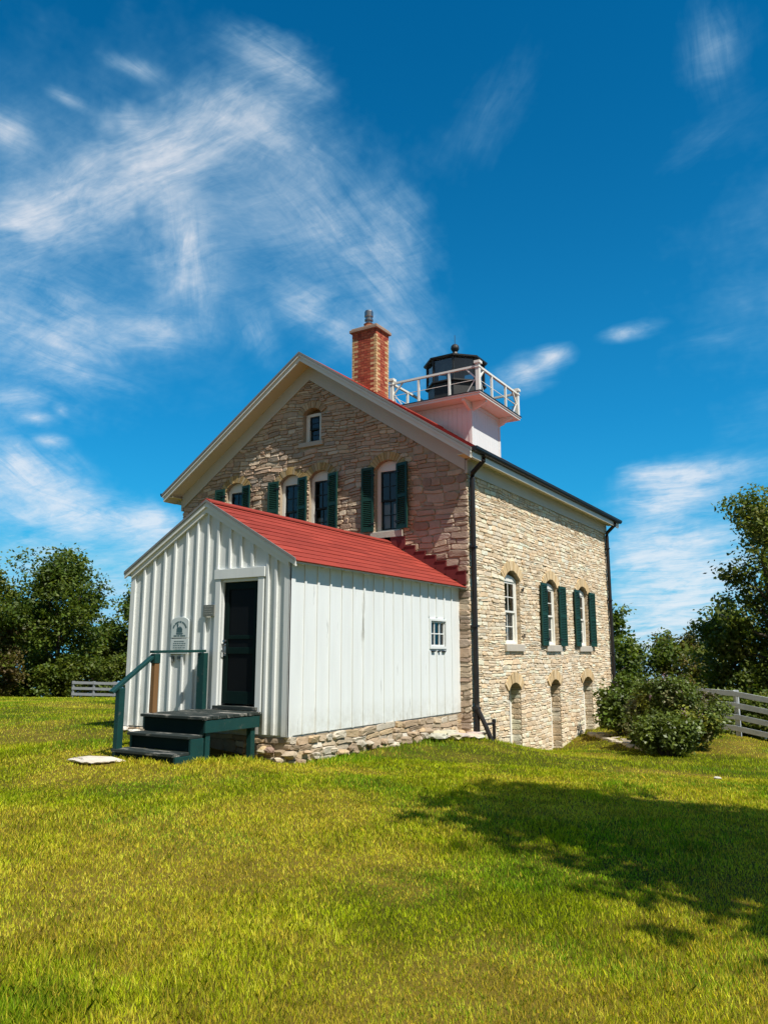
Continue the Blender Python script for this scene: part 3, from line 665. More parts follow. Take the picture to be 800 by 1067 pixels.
# chimney
CHX0, CHX1, CHY0, CHY1, CHT = -4.77, -3.95, 2.5, 3.16, 10.36
cm = MB(); cm.box((CHX0+.006, CHY0+.006, 8.0), (CHX1-.006, CHY1-.006, CHT), (.42, .33, .25))
CR = [(.36, .085, .045), (.40, .105, .055), (.31, .065, .04), (.42, .13, .07)]; CY = [(.58, .38, .19), (.62, .43, .23), (.52, .32, .15)]
nc = int((CHT-8.0)/.076)
for i in range(nc):
    z0 = 8.0+i*.076; z1 = z0+.066; low = z0 < 8.42
    for (wl, L) in ((Wall((CHX0, CHY0, 0), (1, 0, 0), (0, -1, 0)), CHX1-CHX0), (Wall((CHX1, CHY0, 0), (0, 1, 0), (1, 0, 0)), CHY1-CHY0), (Wall((CHX0, CHY1, 0), (1, 0, 0), (0, 1, 0)), CHX1-CHX0), (Wall((CHX0, CHY0, 0), (0, 1, 0), (-1, 0, 0)), CHY1-CHY0)):
        q = .20 if i % 2 else .075
        cuts = [0, q]; inner = L-2*q; nb = max(2, round(inner/.105)); off = .0
        for k in range(1, nb+1): cuts.append(q+inner*k/nb)
        cuts.append(L)
        for k in range(len(cuts)-1):
            corner = k == 0 or k == len(cuts)-2
            pal = CY if (corner and not low and z0 < CHT-.16) else CR
            kk = rng.uniform(.82, 1.15); c = tuple(v*kk for v in rng.choice(pal))
            wl.box(cm, cuts[k]+(.004 if k else -.004), cuts[k+1]-(.004 if k < len(cuts)-2 else -.004), z0, z1, -.02, rng.uniform(.003, .008), c)
ch_o = cm.build('chimney', 'brick', LH)
cc = MB(); cc.box((CHX0-.07, CHY0-.07, CHT), (CHX1+.07, CHY1+.07, CHT+.09)); cc.box((CHX0-.03, CHY0-.03, CHT+.09), (CHX1+.03, CHY1+.03, CHT+.14)); cc.build('chimney_cap', 'chimcap', ch_o, bevel=.015)
pc = ((-4.42), 2.83, CHT+.14)
pt = MB(); pt.lathe(pc, [(.17, 0), (.17, .05), (.15, .06), (.14, .17), (.155, .19)], 14); pt.build('chimney_pot', 'terra', ch_o, smooth=False)
fl = MB(); z = pc[2]+.19; fl.lathe((pc[0], pc[1], z), [(.09, 0), (.09, .10), (.125, .11), (.125, .16), (.10, .17), (.10, .22), (.13, .24), (.13, .38), (.11, .42)], 16); fl.build('flue', 'metal', ch_o)
# lantern tower
TX, TY, TW, TZ, TG = -4.30, 8.20, 1.12, 9.43, 1.68
tm = MB(); tm.box((TX-TW, TY-TW, 7.2), (TX+TW, TY+TW, TZ-.12))
for wl in (Wall((TX-TW, TY-TW, 0), (1, 0, 0), (0, -1, 0)), Wall((TX+TW, TY-TW, 0), (0, 1, 0), (1, 0, 0)), Wall((TX-TW, TY+TW, 0), (1, 0, 0), (0, 1, 0)), Wall((TX-TW, TY-TW, 0), (0, 1, 0), (-1, 0, 0))):
    n = 13
    for i in range(n): wl.box(tm, 2*TW*i/n+.003, 2*TW*(i+1)/n-.003, 7.25, TZ-.13, -.01, .008+.004*rng.random())
    wl.box(tm, 0, 2*TW, TZ-.24, TZ-.13, 0, .03)
    wl.box(tm, -.012, .09, 7.25, TZ-.242, 0, .024)
    wl.box(tm, 2*TW-.09, 2*TW+.012, 7.25, TZ-.242, 0, .026)
tw_o = tm.build('tower', 'white', LH)
gm = MB(); gm.box((TX-TG, TY-TG, TZ-.12), (TX+TG, TY+TG, TZ-.03)); gm.box((TX-TG-.03, TY-TG-.03, TZ-.05), (TX+TG+.03, TY+TG+.03, TZ))
ga_o = gm.build('gallery', 'trim', LH, bevel=.01)
gf = MB(); gf.box((TX-TG-.05, TY-TG-.05, TZ), (TX+TG+.05, TY+TG+.05, TZ+.02)); gf.build('gallery_deck', 'black', ga_o)
for sx in (-1, 1):
    for sy in (-1, 1):
        b = MB()
        for (dx, dy) in ((sx, 0), (0, sy)):
            px, py = TX+sx*(TW-.06 if dx == 0 else TW+.002), TY+sy*(TW-.06 if dy == 0 else TW+.002)
            Lb = TG-TW-.06
            w_ = Vector((0 if dx else .05, 0 if dy else .05, 0))
            p = Vector((px, py, 0)); dd = Vector((dx, dy, 0))
            pts = [p+Vector((0, 0, TZ-.125)), p+dd*Lb+Vector((0, 0, TZ-.125)), p+dd*Lb+Vector((0, 0, TZ-.2)), p+Vector((0, 0, TZ-.42))]
            b.prism([v-w_ for v in pts], w_*2)
        b.build('bracket', 'trim', ga_o)
RH = .86; g_ = TG-.07
for sx in (-1, 1):
    for sy in (-1, 1):
        b = MB(); x, y = TX+sx*g_, TY+sy*g_
        b.box((x-.066, y-.066, TZ+.02), (x+.066, y+.066, TZ+RH+.08)); b.box((x-.105, y-.105, TZ+RH+.08), (x+.105, y+.105, TZ+RH+.17)); b.box((x-.085, y-.085, TZ+RH-.06), (x+.085, y+.085, TZ+RH-.02))
        b.build('railing_post', 'trim', ga_o, bevel=.006)
rl = MB()
for (ax, s) in (('x', -1), ('x', 1), ('y', -1), ('y', 1)):
    def pt_(t, z): return (TX+t, TY+s*g_, z) if ax == 'x' else (TX+s*g_, TY+t, z)
    rl.bar(pt_(-g_+.056, TZ+RH), pt_(g_-.056, TZ+RH), .085, .065)
    rl.bar(pt_(-g_+.056, TZ+.42), pt_(g_-.056, TZ+.42), .016, .016)
    for t in (-.34, .34): rl.bar(pt_(t*g_*1.05, TZ+.02), pt_(t*g_*1.05, TZ+RH-.033), .068, .068, (1, 0, 0))
    for e in (-1, 1): rl.bar(pt_(e*(g_-.05), TZ+RH-.42), pt_(e*(g_-.42), TZ+RH-.03),   .045, .045)
    for e in (-1, 1): rl.bar(pt_(e*(g_-.06), TZ+RH-.36), pt_(e*(g_-.40), TZ+.03), .03, .03)
rl.build('railing', 'trim', ga_o)
r8 = R_(22.5); LR = 1.04
ln = MB(); ln.lathe((TX, TY, TZ+.02), [(LR*.97, 0), (LR*.97, .05), (LR*.93, .06), (LR*.93, .80), (LR*1.03, .82), (LR*1.03, .87), (LR*.9, .88)], 8, r8)
la_o = ln.build('lantern', 'lantern', LH)
for k in range(8):
    lb = MB(); a = r8+k*math.pi/4; x, y = TX+LR*.95*math.cos(a), TY+LR*.95*math.sin(a); lb.box((x-.03, y-.03, TZ+.89), (x+.03, y+.03, TZ+1.72)); lb.build('lantern_bar', 'lantern', la_o)
for k in range(8):
    a, b = r8+k*math.pi/4, r8+(k+1)*math.pi/4; p = MB(); r = LR*.94
    p.poly([(TX+r*math.cos(t), TY+r*math.sin(t), z) for t, z in ((a, TZ+.9), (b, TZ+.9), (b, TZ+1.71), (a, TZ+1.71))]); p.build('pane', 'darkglass', la_o)
lr_ = MB(); lr_.lathe((TX, TY, TZ+1.70), [(LR*.9, -.02), (LR*1.07, 0), (LR*1.08, .05), (LR*.98, .07), (LR*.55, .18), (.15, .29), (.12, .44), (.10, .50)], 8, r8); lr_.build('lantern_roof', 'lantern', la_o)
lv = MB(); lv.lathe((TX, TY, TZ+2.19), [(.09, 0), (.08, .05), (.11, .07), (.145, .13), (.15, .18), (.135, .25), (.09, .30), (.03, .33)], 14); lv.tube([(TX, TY, TZ+2.48), (TX, TY, TZ+2.85)], .010, 5); lv.build('vent_ball', 'lantern', la_o)
# the old lens stand and dark fittings inside the lantern
li = MB(); li.lathe((TX, TY, TZ+.88), [(.16, 0), (.16, .1), (.22, .12), (.30, .3), (.33, .45), (.30, .6), (.2, .7)], 12); li.build('lens', 'lantern', la_o)

# ------------------------------------------------------------------ entry shed
HA, HRG = 2.64, 3.654; AXM = (X0+X1)/2; KA = (HRG-HA)/((X1-X0)/2)
SH = thing('entry_shed', (AXM, -A/2, -.3), 'white board and batten entry shed with red roof against the stone gable', 'shed')
DO = (-1.62, -.83, .40, 2.37)
bd = MB()
def atop(x): return HRG-KA*abs(x-AXM)
outl = [(X0, 0), (X1, 0), (X1, HA), (AXM, HRG), (X0, HA)]
tri = tessellate_polygon([[Vector((u, z, 0)) for u, z in outl], [Vector((u, z, 0)) for u, z in ((DO[0], DO[2]), (DO[1], DO[2]), (DO[1], DO[3]), (DO[0], DO[3]))]])
fl_ = outl+[(DO[0], DO[2]), (DO[1], DO[2]), (DO[1], DO[3]), (DO[0], DO[3])]
for t in tri:
    P3 = [FRO(*fl_[i]) for i in t]
    if (P3[1]-P3[0]).cross(P3[2]-P3[0]).dot(FRO.n) < 0: P3 = P3[::-1]
    bd.poly(P3)
WN = (-1.33, -.70, 1.34, 1.85)      # the little side window, u = y
def rect_hole(mb, wall, u0, u1, z0, z1, h):
    for (a, b, c, d_) in ((u0, h[0], z0, z1), (h[1], u1, z0, z1), (h[0], h[1], z0, h[2]), (h[0], h[1], h[3], z1)):
        mb.poly([wall(a, c), wall(b, c), wall(b, d_), wall(a, d_)])
rect_hole(bd, ASI, -A, 0, 0, HA, WN)
bd.poly([(X0, 0, 0), (X0, -A, 0), (X0, -A, HA), (X0, 0, HA)])
bd.box((X0+.03, -A+.03, -.1), (X1-.03, -.01, .002))
# battens
rb = random.Random(3)
for x in (-3.44, -3.20, -2.95, -2.71, -2.43, -2.19, -1.95, -1.72, -1.45, -1.21, -.97, -.645, -.475):
    z0 = 0.002 if (x < -1.73 or x > -.7) else 2.56
    if -1.76 < x < -1.68: z0 = 2.56
    w = rb.uniform(.040, .052)
    bd.prism([FRO(x-w/2, z0, .001), FRO(x+w/2, z0, .001), FRO(x+w/2, atop(x+w/2)-.05, .001), FRO(x-w/2, atop(x-w/2)-.05, .001)], FRO.n*.036)
for y in np.arange(-5.40, -.1, .3345):
    w = rb.uniform(.042, .05); y = y+rb.uniform(-.012, .012); t = rb.uniform(.018, .023)
    if WN[0]-.07 < y < WN[1]+.07:
        ASI.box(bd, y-w/2, y+w/2, .002, WN[2]-.075, .001, t); ASI.box(bd, y-w/2, y+w/2, WN[3]+.075, HA-.05, .001, t)
    else: ASI.box(bd, y-w/2, y+w/2, rb.uniform(-.012, .004), HA-.05, .001, t)
    LWx = Wall((X0, 0, 0), (0, 1, 0), (-1, 0, 0)); LWx.box(bd, y-w/2, y+w/2, .002, HA-.05, .001, t)
FRO.box(bd, X0-.025, X0+.085, -.01, HA+.02, .001, .034); FRO.box(bd, X1-.09, X1+.028, -.01, HA-.02, .001, .033)
ASI.box(bd, -A-.033, -A+.10, -.012, HA-.03, .001, .028)
bd.build('siding', 'siding', SH, bevel=.003)
tr_ = MB()
FRO.box(tr_, -1.735, -1.622, .30, 2.388, .002, .042); FRO.box(tr_, -.828, -.715, .30, 2.388, .002, .042); FRO.box(tr_, -1.76, -.69, 2.39, 2.55, .002, .052)
FRO.box(tr_, DO[0]-.001, DO[0]+.03, .40, 2.37, -.13, .001); FRO.box(tr_, DO[1]-.03, DO[1]+.001, .40, 2.37, -.13, .001); FRO.box(tr_, DO[0]+.03, DO[1]-.03, 2.34, 2.372, -.13, .001)
tr_.build('door_frame', 'white', SH, bevel=.005)
dm = MB(); u0, u1 = DO[0]+.03, DO[1]-.03; d0, d1 = -.075, -.035
FRO.box(dm, u0+.004, u0+.10, .43, 2.335, d0, d1); FRO.box(dm, u1-.10, u1-.004, .43, 2.335, d0, d1)
for (a, b) in ((.43, .62), (1.20, 1.30), (1.43, 1.49), (2.22, 2.335)): FRO.box(dm, u0+.10, u1-.10, a, b, d0+.001, d1-.001)
do_ = dm.build('door', 'door_shaded_riser', SH, bevel=.004)
pm = MB(); FRO.box(pm, u0+.10, u1-.10, .62, 2.22, d0+.014, d0+.022); pm.build('screen', 'screen', do_)
hm = MB(); FRO.box(hm, u0+.03, u0+.07, 1.17, 1.36, d1, d1+.01); hm.tube([FRO(u0+.05, 1.20, d1+.005), FRO(u0+.05, 1.22, d1+.05), FRO(u0+.05, 1.32, d1+.05), FRO(u0+.05, 1.34, d1+.005)], .010, 7); hm.tube([FRO(u0+.05, 1.40, d1), FRO(u0+.05, 1.40, d1+.045)], .022, 9); hm.build('handle', 'metal', do_)
th_ = MB(); FRO.box(th_, DO[0]-.06, DO[1]+.06, .345, .40, -.1, .07); th_.build('threshold', 'steptop', SH, bevel=.006)
# side window: six small panes
wm_ = MB(); a, b, c, d_ = WN
ASI.box(wm_, a-.045, a, c-.045, d_+.045, .001, .030); ASI.box(wm_, b, b+.045, c-.045, d_+.045, .001, .030); ASI.box(wm_, a, b, d_, d_+.045, .002, .029); ASI.box(wm_, a, b, c-.045, c, .002, .029)
for i in (1, 2): u = a+(b-a)*i/3; ASI.box(wm_, u-.011, u+.011, c, d_, -.05, -.012)
ASI.box(wm_, a, b, (c+d_)/2-.011, (c+d_)/2+.011, -.048, -.014)
for (q0, q1) in ((a, a+.035), (b-.035, b)): ASI.box(wm_, q0, q1, c, d_, -.055, -.008)
for (q0, q1) in ((c, c+.035), (d_-.035, d_)): ASI.box(wm_, a+.035, b-.035, q0, q1, -.054, -.009)
wo_ = wm_.build('window', 'white', SH, bevel=.003)
p = MB(); p.poly([ASI(a, c, -.032), ASI(b, c, -.032), ASI(b, d_, -.032), ASI(a, d_, -.032)]); p.build('pane', 'glass', wo_)
for k in range(3): sm = MB(); u = a+.03+k*.22; ASI.box(sm, u, u+.13, c-.105, c-.082, .0, .04); sm.build('sill_block', 'black', wo_)
# shed roof
oyf, oxe = .05, .16
rd = MB(); rs = MB()
for sx in (1, -1):
    xe = AXM+sx*((X1-X0)/2+oxe); ze = HRG-KA*((X1-X0)/2+oxe)
    rd.prism([(AXM, -A-oyf, HRG+.055), (xe, -A-oyf, ze+.055), (xe, -A-oyf, ze+.012), (AXM, -A-oyf, HRG+.012)], (0, A+oyf-.002, 0))
    shingle_slope(rs, AXM, HRG+.058, xe+sx*.03, ze+.058-.03*KA, -A-oyf-.02, -.005, .205, .62, .012, rng, [(.29, .043, .028), (.31, .047, .031), (.27, .04, .027)])
    rd.prism([(AXM, -A-oyf-.03, HRG+.04), (xe, -A-oyf-.03, ze+.04), (xe, -A-oyf-.03, ze-.035), (AXM, -A-oyf-.03, HRG-.035)], (0, .029, 0))
    rd.prism([(AXM, -A-.055, HRG-.01), (AXM+sx*1.77, -A-.055, HA-.01), (AXM+sx*1.77, -A-.055, HA-.13), (AXM, -A-.055, HRG-.13)], (0, .052, 0))
ro = rd.build('roof', 'trim', SH); rs.build('shingles', 'red', ro)
rg = MB()
for sx in (1, -1): rg.prism([(AXM, -A-oyf-.035, HRG+.11), (AXM+sx*.10, -A-oyf-.035, HRG+.11-.10*KA), (AXM+sx*.10, -A-oyf-.035, HRG+.085-.10*KA), (AXM, -A-oyf-.035, HRG+.085)], (0, A+oyf+.03, 0), (.27, .04, .027))
rg.build('ridge_cap', 'red', ro)
for y in np.arange(-5.6, -.2, .62): rf_ = MB(); rf_.box((X1-.0, y-.025, HA-.075), (X1+oxe-.01, y+.025, HA-.02)); rf_.build('rafter_end', 'trim', ro)
dr = MB()
for sx in (1, -1):
    xe = AXM+sx*((X1-X0)/2+oxe); ze = HRG-KA*((X1-X0)/2+oxe)
    dr.prism([(AXM, -A-oyf-.045, HRG+.088), (xe, -A-oyf-.045, ze+.088), (xe, -A-oyf-.045, ze+.042), (AXM, -A-oyf-.045, HRG+.042)], (0, .02, 0))
dr.build('verge_strip', 'drip', ro)
# stepped lead flashing where the shed roof meets the stone
fs_ = MB()
for x0, x1, zt in ((-2.05, -1.53, 3.83), (-1.53, -1.27, 3.60), (-1.27, -1.01, 3.46), (-1.01, -.75, 3.35), (-.75, -.50, 3.21), (-.50, -.22, 3.08), (-.22, -.03, 2.96)):
    for sx in (1, -1):
        a, b = (x0, x1) if sx > 0 else (2*AXM-x1, 2*AXM-x0)
        fs_.box((a+.002, -.070, zt-.30), (b-.002, 0, zt-.02)); fs_.box((a-.01, -.085, zt-.022), (b+.004, 0, zt))
fs_.build('flashing', 'flash', SH)
# rubble footing
fm = MB(); rq = random.Random(8)
fm.box((X0+.02, -A+.02, -.9), (X1-.004, -.02, -.03), (.36, .29, .20))
FS = Wall((X1-.03, 0, 0), (0, 1, 0), (1, 0, 0)); FF = Wall((0, -A+.02, 0), (1, 0, 0), (0, -1, 0))
FP = [(.46, .37, .26), (.40, .30, .20), (.52, .45, .35), (.34, .26, .18), (.56, .50, .40), (.48, .36, .22)]
lay_stones(fm, FS, -A+.0, 0, -.85, -.02, [], rq, (.10, .22), (.18, .55), FP, (.03, .085), wob=.02)
lay_stones(fm, FF, X0, X1-.02, -.85, -.02, [], rq, (.10, .2), (.18, .45), FP, (.0, .05), wob=.02)
def boulder(mb, c, r, rq, col, sq=.6, n=2):
    import bmesh
    b = bmesh.new(); bmesh.ops.create_icosphere(b, subdivisions=n, radius=1)
    ph = [rq.uniform(0, 6) for _ in range(6)]
    vs = []
    for v in b.verts:
        k = 1+.16*math.sin(v.co.x*3+ph[0])+.14*math.sin(v.co.y*3.4+ph[1])+.12*math.sin(v.co.z*4+ph[2])+.06*math.sin(v.co.x*7+v.co.y*6+ph[3])+rq.uniform(-.05, .05)
        q = v.co*k; q.z = max(min(q.z, .75), -.9)
        a = ph[4]; x, y = q.x*r[0], q.y*r[1]
        vs.append((c[0]+x*math.cos(a)-y*math.sin(a), c[1]+x*math.sin(a)+y*math.cos(a), c[2]+q.z*r[2]))
    mb.add(vs, [tuple(v.index for v in f.verts) for f in b.faces], col); b.free()
for i in range(40):
    y = rq.uniform(-A-.1, .15); s = rq.uniform(.06, .14); x = X1+rq.uniform(-.02, .08)
    z = gz(x, y)+rq.uniform(0, .16); k = rq.uniform(.8, 1.15); col = tuple(v*k for v in rq.choice(FP))
    boulder(fm, (x, y, z), (s, s*rq.uniform(.7, 1.2), s*rq.uniform(.45, .8)), rq, col)
for i in range(12):
    y = rq.uniform(-1.6, .1); x = X1+rq.uniform(.1, .36); s = rq.uniform(.12, .26)
    boulder(fm, (x, y, gz(x, y)+rq.uniform(.02, .12)), (s, s*1.2, .07), rq, tuple(v*rq.uniform(.85, 1.05) for v in (.52, .46, .37)))
for i in range(9):
    x = rq.uniform(-.72, X1+.05); s = rq.uniform(.06, .11); y = -A-rq.uniform(-.04, .08)
    boulder(fm, (x, y, gz(x, y)+rq.uniform(0, .18)), (s, s, s*.7), rq, tuple(v*rq.uniform(.85, 1.1) for v in rq.choice(FP)))
for i in range(9):
    x = rq.uniform(X0, -2.1); s = rq.uniform(.05, .12); y = -A-rq.uniform(-.02, .1)
    boulder(fm, (x, y, gz(x, y)+.03), (s, s, s*.6), rq, (.6, .57, .5))
fm.build('footing', 'stone', SH)

# ------------------------------------------------------------------ wooden steps
ST = thing('porch_steps', (-1.33, -6.5, -.3), 'worn dark green wooden steps with one handrail below the shed door', 'steps')
SX0, SX1 = -1.95, -.72
dk = MB()
for i, (ya, yb) in enumerate(zip(np.linspace(-A-.045, -6.98, 9)[:-1], np.linspace(-A-.045, -6.98, 9)[1:])):
    dk.box((SX0-.03, yb+.006-(.03 if i == 7 else 0), .292+.004*rng.random()), (SX1+.03, ya-.004, .335+.006*rng.random()))
dk.build('deck', 'steptop', ST, bevel=.006)
sk = MB(); sk.box((SX1-.02, -6.955, .115), (SX1+.018, -A-.05, .288)); sk.box((SX0-.018, -6.955, .115), (SX0+.02, -A-.05, .288)); sk.build('skirt', 'stepgreen', ST, bevel=.005)
sk = MB(); sk.box((SX0+.021, -6.956, .08), (SX1-.021, -6.92, .287)); sk.build('riser', 'door_shaded_riser', ST, bevel=.004)  # deck front: same step paint, darkened to carry its shade
for (x, y) in ((SX1-.06, -6.87), (SX1-.06, -5.93), (SX0+.06, -6.87), (SX0+.06, -5.93)):
    l = MB(); l.box((x-.045, y-.045, gz(x, y)-.1), (x+.045, y+.045, .114)); l.build('leg', 'stepgreen', ST, bevel=.005)
s2 = MB(); s2.box((SX0-.02, -7.24, .055), (SX1-.02, -6.965, .095)); s2.build('tread', 'steptop', ST, bevel=.006)
s1 = MB(); s1.box((SX0-.03, -7.50, -.155), (SX1-.03, -7.19, -.115)); s1.build('tread', 'steptop', ST, bevel=.006)
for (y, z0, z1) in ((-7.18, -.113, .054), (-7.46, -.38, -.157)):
    l = MB(); l.box((SX0+.01, y, z0), (SX1-.05, y+.03, z1)); l.build('riser', 'door_shaded_riser', ST, bevel=.004)  # riser shade under the treads is painted in with the darker green
for x in (SX0+.0, SX1-.045):
    l = MB(); l.prism([(x, -6.958, .052), (x, -7.20, .052), (x, -7.20, -.157), (x, -7.47, -.157), (x, -7.47, -.45), (x, -6.958, -.45)], (.04, 0, 0)); l.build('stringer', 'stepgreen', ST, bevel=.004)
HX = SX0-.0
pl_ = MB(); pl_.box((HX-.045, -7.46, gz(HX, -7.4)-.1), (HX+.045, -7.36, .72)); pl_.build('post', 'stepgreen', ST, bevel=.006)
pm_ = MB(); pm_.box((HX-.04, -6.84, .336), (HX+.045, -6.75, 1.18)); pm_.build('post', 'rawwood', ST, bevel=.006)
pc_ = MB(); pc_.box((HX-.05, -6.85, 1.06), (HX+.053, -6.742, 1.2)); pc_.build('post_cap', 'stepgreen', ST, bevel=.006)
pw_ = MB(); pw_.box((HX-.02, -A-.14, .336), (HX+.13, -A-.05, 1.215)); pw_.build('post', 'stepgreen', ST, bevel=.006)
hr_ = MB(); hr_.bar((HX+.03, -A-.045, 1.245), (HX, -6.87, 1.23), .10, .042); hr_.build('handrail', 'stepgreen', ST, bevel=.006)
hs_ = MB(); hs_.bar((HX-.02, -6.80, 1.185), (HX-.02, -7.56, .66), .09, .045); hs_.build('handrail', 'stepgreen', ST, bevel=.006)

# ------------------------------------------------------------------ signs
def half_ring(mb, wall, uc, zc, r0, r1, a0, a1, d0, d1):
    p = [(uc+r*math.cos(R_(t)), zc+r*math.sin(R_(t))) for r, t in ((r0, a0), (r1, a0), (r1, a1), (r0, a1))]
    mb.prism([wall(u, z, d0) for u, z in p], wall.n*(d1-d0))
SG = thing('notice_board', FRO(-2.49, 1.2, .03), 'pale notice with round top and dark emblem on the white shed', 'sign')
b = MB(); n = 12
top = [(-2.49+.20*math.cos(math.pi*i/n), 1.73+.075*math.sin(math.pi*i/n)) for i in range(n+1)]
b.prism([FRO(u, z, .033) for u, z in [(-2.69, 1.46), (-2.29, 1.46)]+top], FRO.n*.02); b.build('panel', 'sign', SG, bevel=.003)
b = MB(); FRO.box(b, -2.695, -2.285, 1.20, 1.445, .033, .05); b.build('panel', 'sign', SG, bevel=.003)
k = MB(); d0, d1 = .0535, .0555
rt = random.Random(2); t = 22.0
while t < 158:
    w = rt.uniform(4, 8); half_ring(k, FRO, -2.49, 1.56, .150, .178, t, min(t+w, 158), d0, d1); t += w+rt.choice((2, 2, 2, 6))
u = -2.62
while u < -2.37:
    w = rt.uniform(.012, .024); FRO.box(k, u, u+w, 1.485, 1.505, d0, d1); u += w+rt.choice((.006, .006, .016))
# the emblem: a little house with a lantern tower over water
FRO.box(k, -2.56, -2.43, 1.55, 1.60, d0, d1); k.prism([FRO(a, c, d0) for a, c in ((-2.565, 1.60), (-2.425, 1.60), (-2.45, 1.635), (-2.54, 1.635))], FRO.n*.002)
FRO.box(k, -2.555, -2.525, 1.635, 1.675, d0, d1); FRO.box(k, -2.56, -2.52, 1.672, 1.68, d0, d1+.0005); k.prism([FRO(a, c, d0) for a, c in ((-2.555, 1.68), (-2.525, 1.68), (-2.54, 1.70))], FRO.n*.002)
FRO.box(k, -2.49, -2.475, 1.635, 1.655, d0, d1); FRO.box(k, -2.57, -2.41, 1.530, 1.540, d0, d1); FRO.box(k, -2.56, -2.42, 1.518, 1.524, d0, d1)
for q in range(5):
    z = 1.40-q*.035; u = -2.63+.02*(q in (0, 4))
    while u < -2.36-.02*(q in (0, 4)):
        w = rt.uniform(.012, .04); FRO.box(k, u, u+w, z, z+.011, .0505, .0525); u += w+rt.uniform(.006, .014)
k.build('lettering', 'ink', SG)
hk = MB(); FRO.box(hk, -2.70, -2.64, 1.07, 1.16, .002, .03); FRO.box(hk, -2.55, -2.46, 1.10, 1.16, .002, .03); hk.build('bracket', 'plaque', SG)
PQ = thing('plaque', FRO(-1.845, 1.8, .04), 'small dark square plaque beside the shed door trim', 'plaque')
b = MB(); FRO.box(b, -1.97, -1.725, 1.80, 1.985, .045, .06); b.build('plate', 'plaque', PQ, bevel=.004)
k = MB()
for q in range(4):
    u = -1.93
    while u < -1.78: w = rt.uniform(.015, .05); FRO.box(k, u, min(u+w, -1.755), 1.945-q*.038, 1.958-q*.038, .0605, .062); u += w+.012
k.build('lettering', 'plaque_mark', PQ)

# ------------------------------------------------------------------ small things on the ground
def flat_stone(name, x, y, r, h, label, cat, col, seed, m='stone', dz=.0):
    mb = MB(); boulder(mb, (x, y, gz(x, y)+dz), (r[0], r[1], h), random.Random(seed), col, n=3)
    return tag(mb.build(name, m), label, cat)
flat_stone('stone_slab', -1.95, -7.78, (.40, .17), .05, 'flat pale stone slab in the grass in front of the steps', 'stone', (.60, .54, .45), 4, dz=.03)
flat_stone('white_stone', -.92, -7.22, (.12, .07), .05, 'small white stone in the grass beside the steps', 'stone', (.72, .70, .66), 7, dz=.02)
flat_stone('grey_stone', 5.0, -1.6, (.05, .04), .03, 'small pale stone lying alone on the lawn below the bush', 'stone', (.6, .57, .5), 9, dz=.02)
sp = MB(); sp.tube([(.32, .44, gz(.32, .44)-.1), (.32, .44, -.22)], .035, 10); sp.tube([(.32, .44, -.24), (.32, .30, -.24), (.2, .16, -.26)], .028, 8); sp.lathe((.32, .44, -.22), [(.045, 0), (.045, .05), (.02, .07)], 10)
tag(sp.build('standpipe', 'black'), 'short black vent pipe standing by the foot of the downpipe', 'pipe')
# low curb of flat stones by the mound
cbm = MB(); rq = random.Random(21); a = Vector((.25, 7.05, 0)); b = Vector((2.5, 4.0, 0)); dirv = (b-a).normalized(); nv = Vector((-dirv.y, dirv.x, 0)); t = 0; L = (b-a).length
while t < L:
    l = rq.uniform(.22, .6); c = a+dirv*(t+l/2); z = gz(c.x, c.y); k = rq.uniform(.85, 1.1); off = rq.uniform(-.05, .05)
    stone_pts = [c+dirv*l*.5*math.cos(q)*(1+.12*rq.uniform(-1, 1))*1.12+nv*(.12*math.sin(q)*(1+.2*rq.uniform(-1, 1))+off) for q in np.linspace(0, 2*math.pi, 9)[:-1]]
    zz_ = z+rq.uniform(.03, .075)
    cbm.prism([(p.x, p.y, zz_+rq.uniform(-.012, .012)) for p in stone_pts], (0, 0, -.22), (.56*k, .49*k, .38*k))
    boulder(cbm, (c.x+nv.x*.26, c.y+nv.y*.26, z-.02), (l*.45, .13, .11), rq, (.34*k, .29*k, .23*k))
    t += l+.01
tag(cbm.build('stone_curb', 'stone', bevel=.012), 'low curb of flat stones running from the wall corner under the bush', 'curb')

# ------------------------------------------------------------------ fences
def fence(pts, label, fm='wood_grey', nb=4, h=1.25, spacing_posts=None):
    t = thing('board_fence', (pts[0][0], pts[0][1], gz(*pts[0])), label, 'fence', 'white board fences round the lawn')
    top = []
    for (x, y) in pts:
        z = gz(x, y); top.append(Vector((x, y, z)))
        p = MB(); p.box((x-.065, y-.065, z-.2), (x+.065, y+.065, z+h+rng.uniform(.0, .02))); p.build('post', fm, t, bevel=.008)
    for k in range(nb):
        for i in range(len(top)-1):
            q0, q1 = top[i], top[i+1]; dv = (q1-q0); dv.z = 0; dv.normalize(); nv = Vector((-dv.y, dv.x, 0))
            if nv.dot(CAM-q0) < 0: nv = -nv
            z = h-.08-k*.315; off = nv*.085
            m_ = MB(); m_.bar(q0+off-dv*.06+Vector((0, 0, z)), q1+off+dv*.06*(i == len(top)-2)+Vector((0, 0, z+rng.uniform(-.01, .01))), .03, .145)
            m_.build('board', fm, t, bevel=.004)
    return t
fence([(-.6, 10.7), (1.6, 9.82), (3.82, 9.16), (6.05, 8.5), (8.25, 7.85), (10.4, 7.2)], 'white four board fence behind the flowering bush at the right of the house')
fence([(-31.5, 13.8), (-30.75, 14.6), (-30.0, 15.4), (-29.2, 16.3), (-28.0, 17.5)], 'distant grey board fence by the trees at the left lawn edge', 'wood_dull')

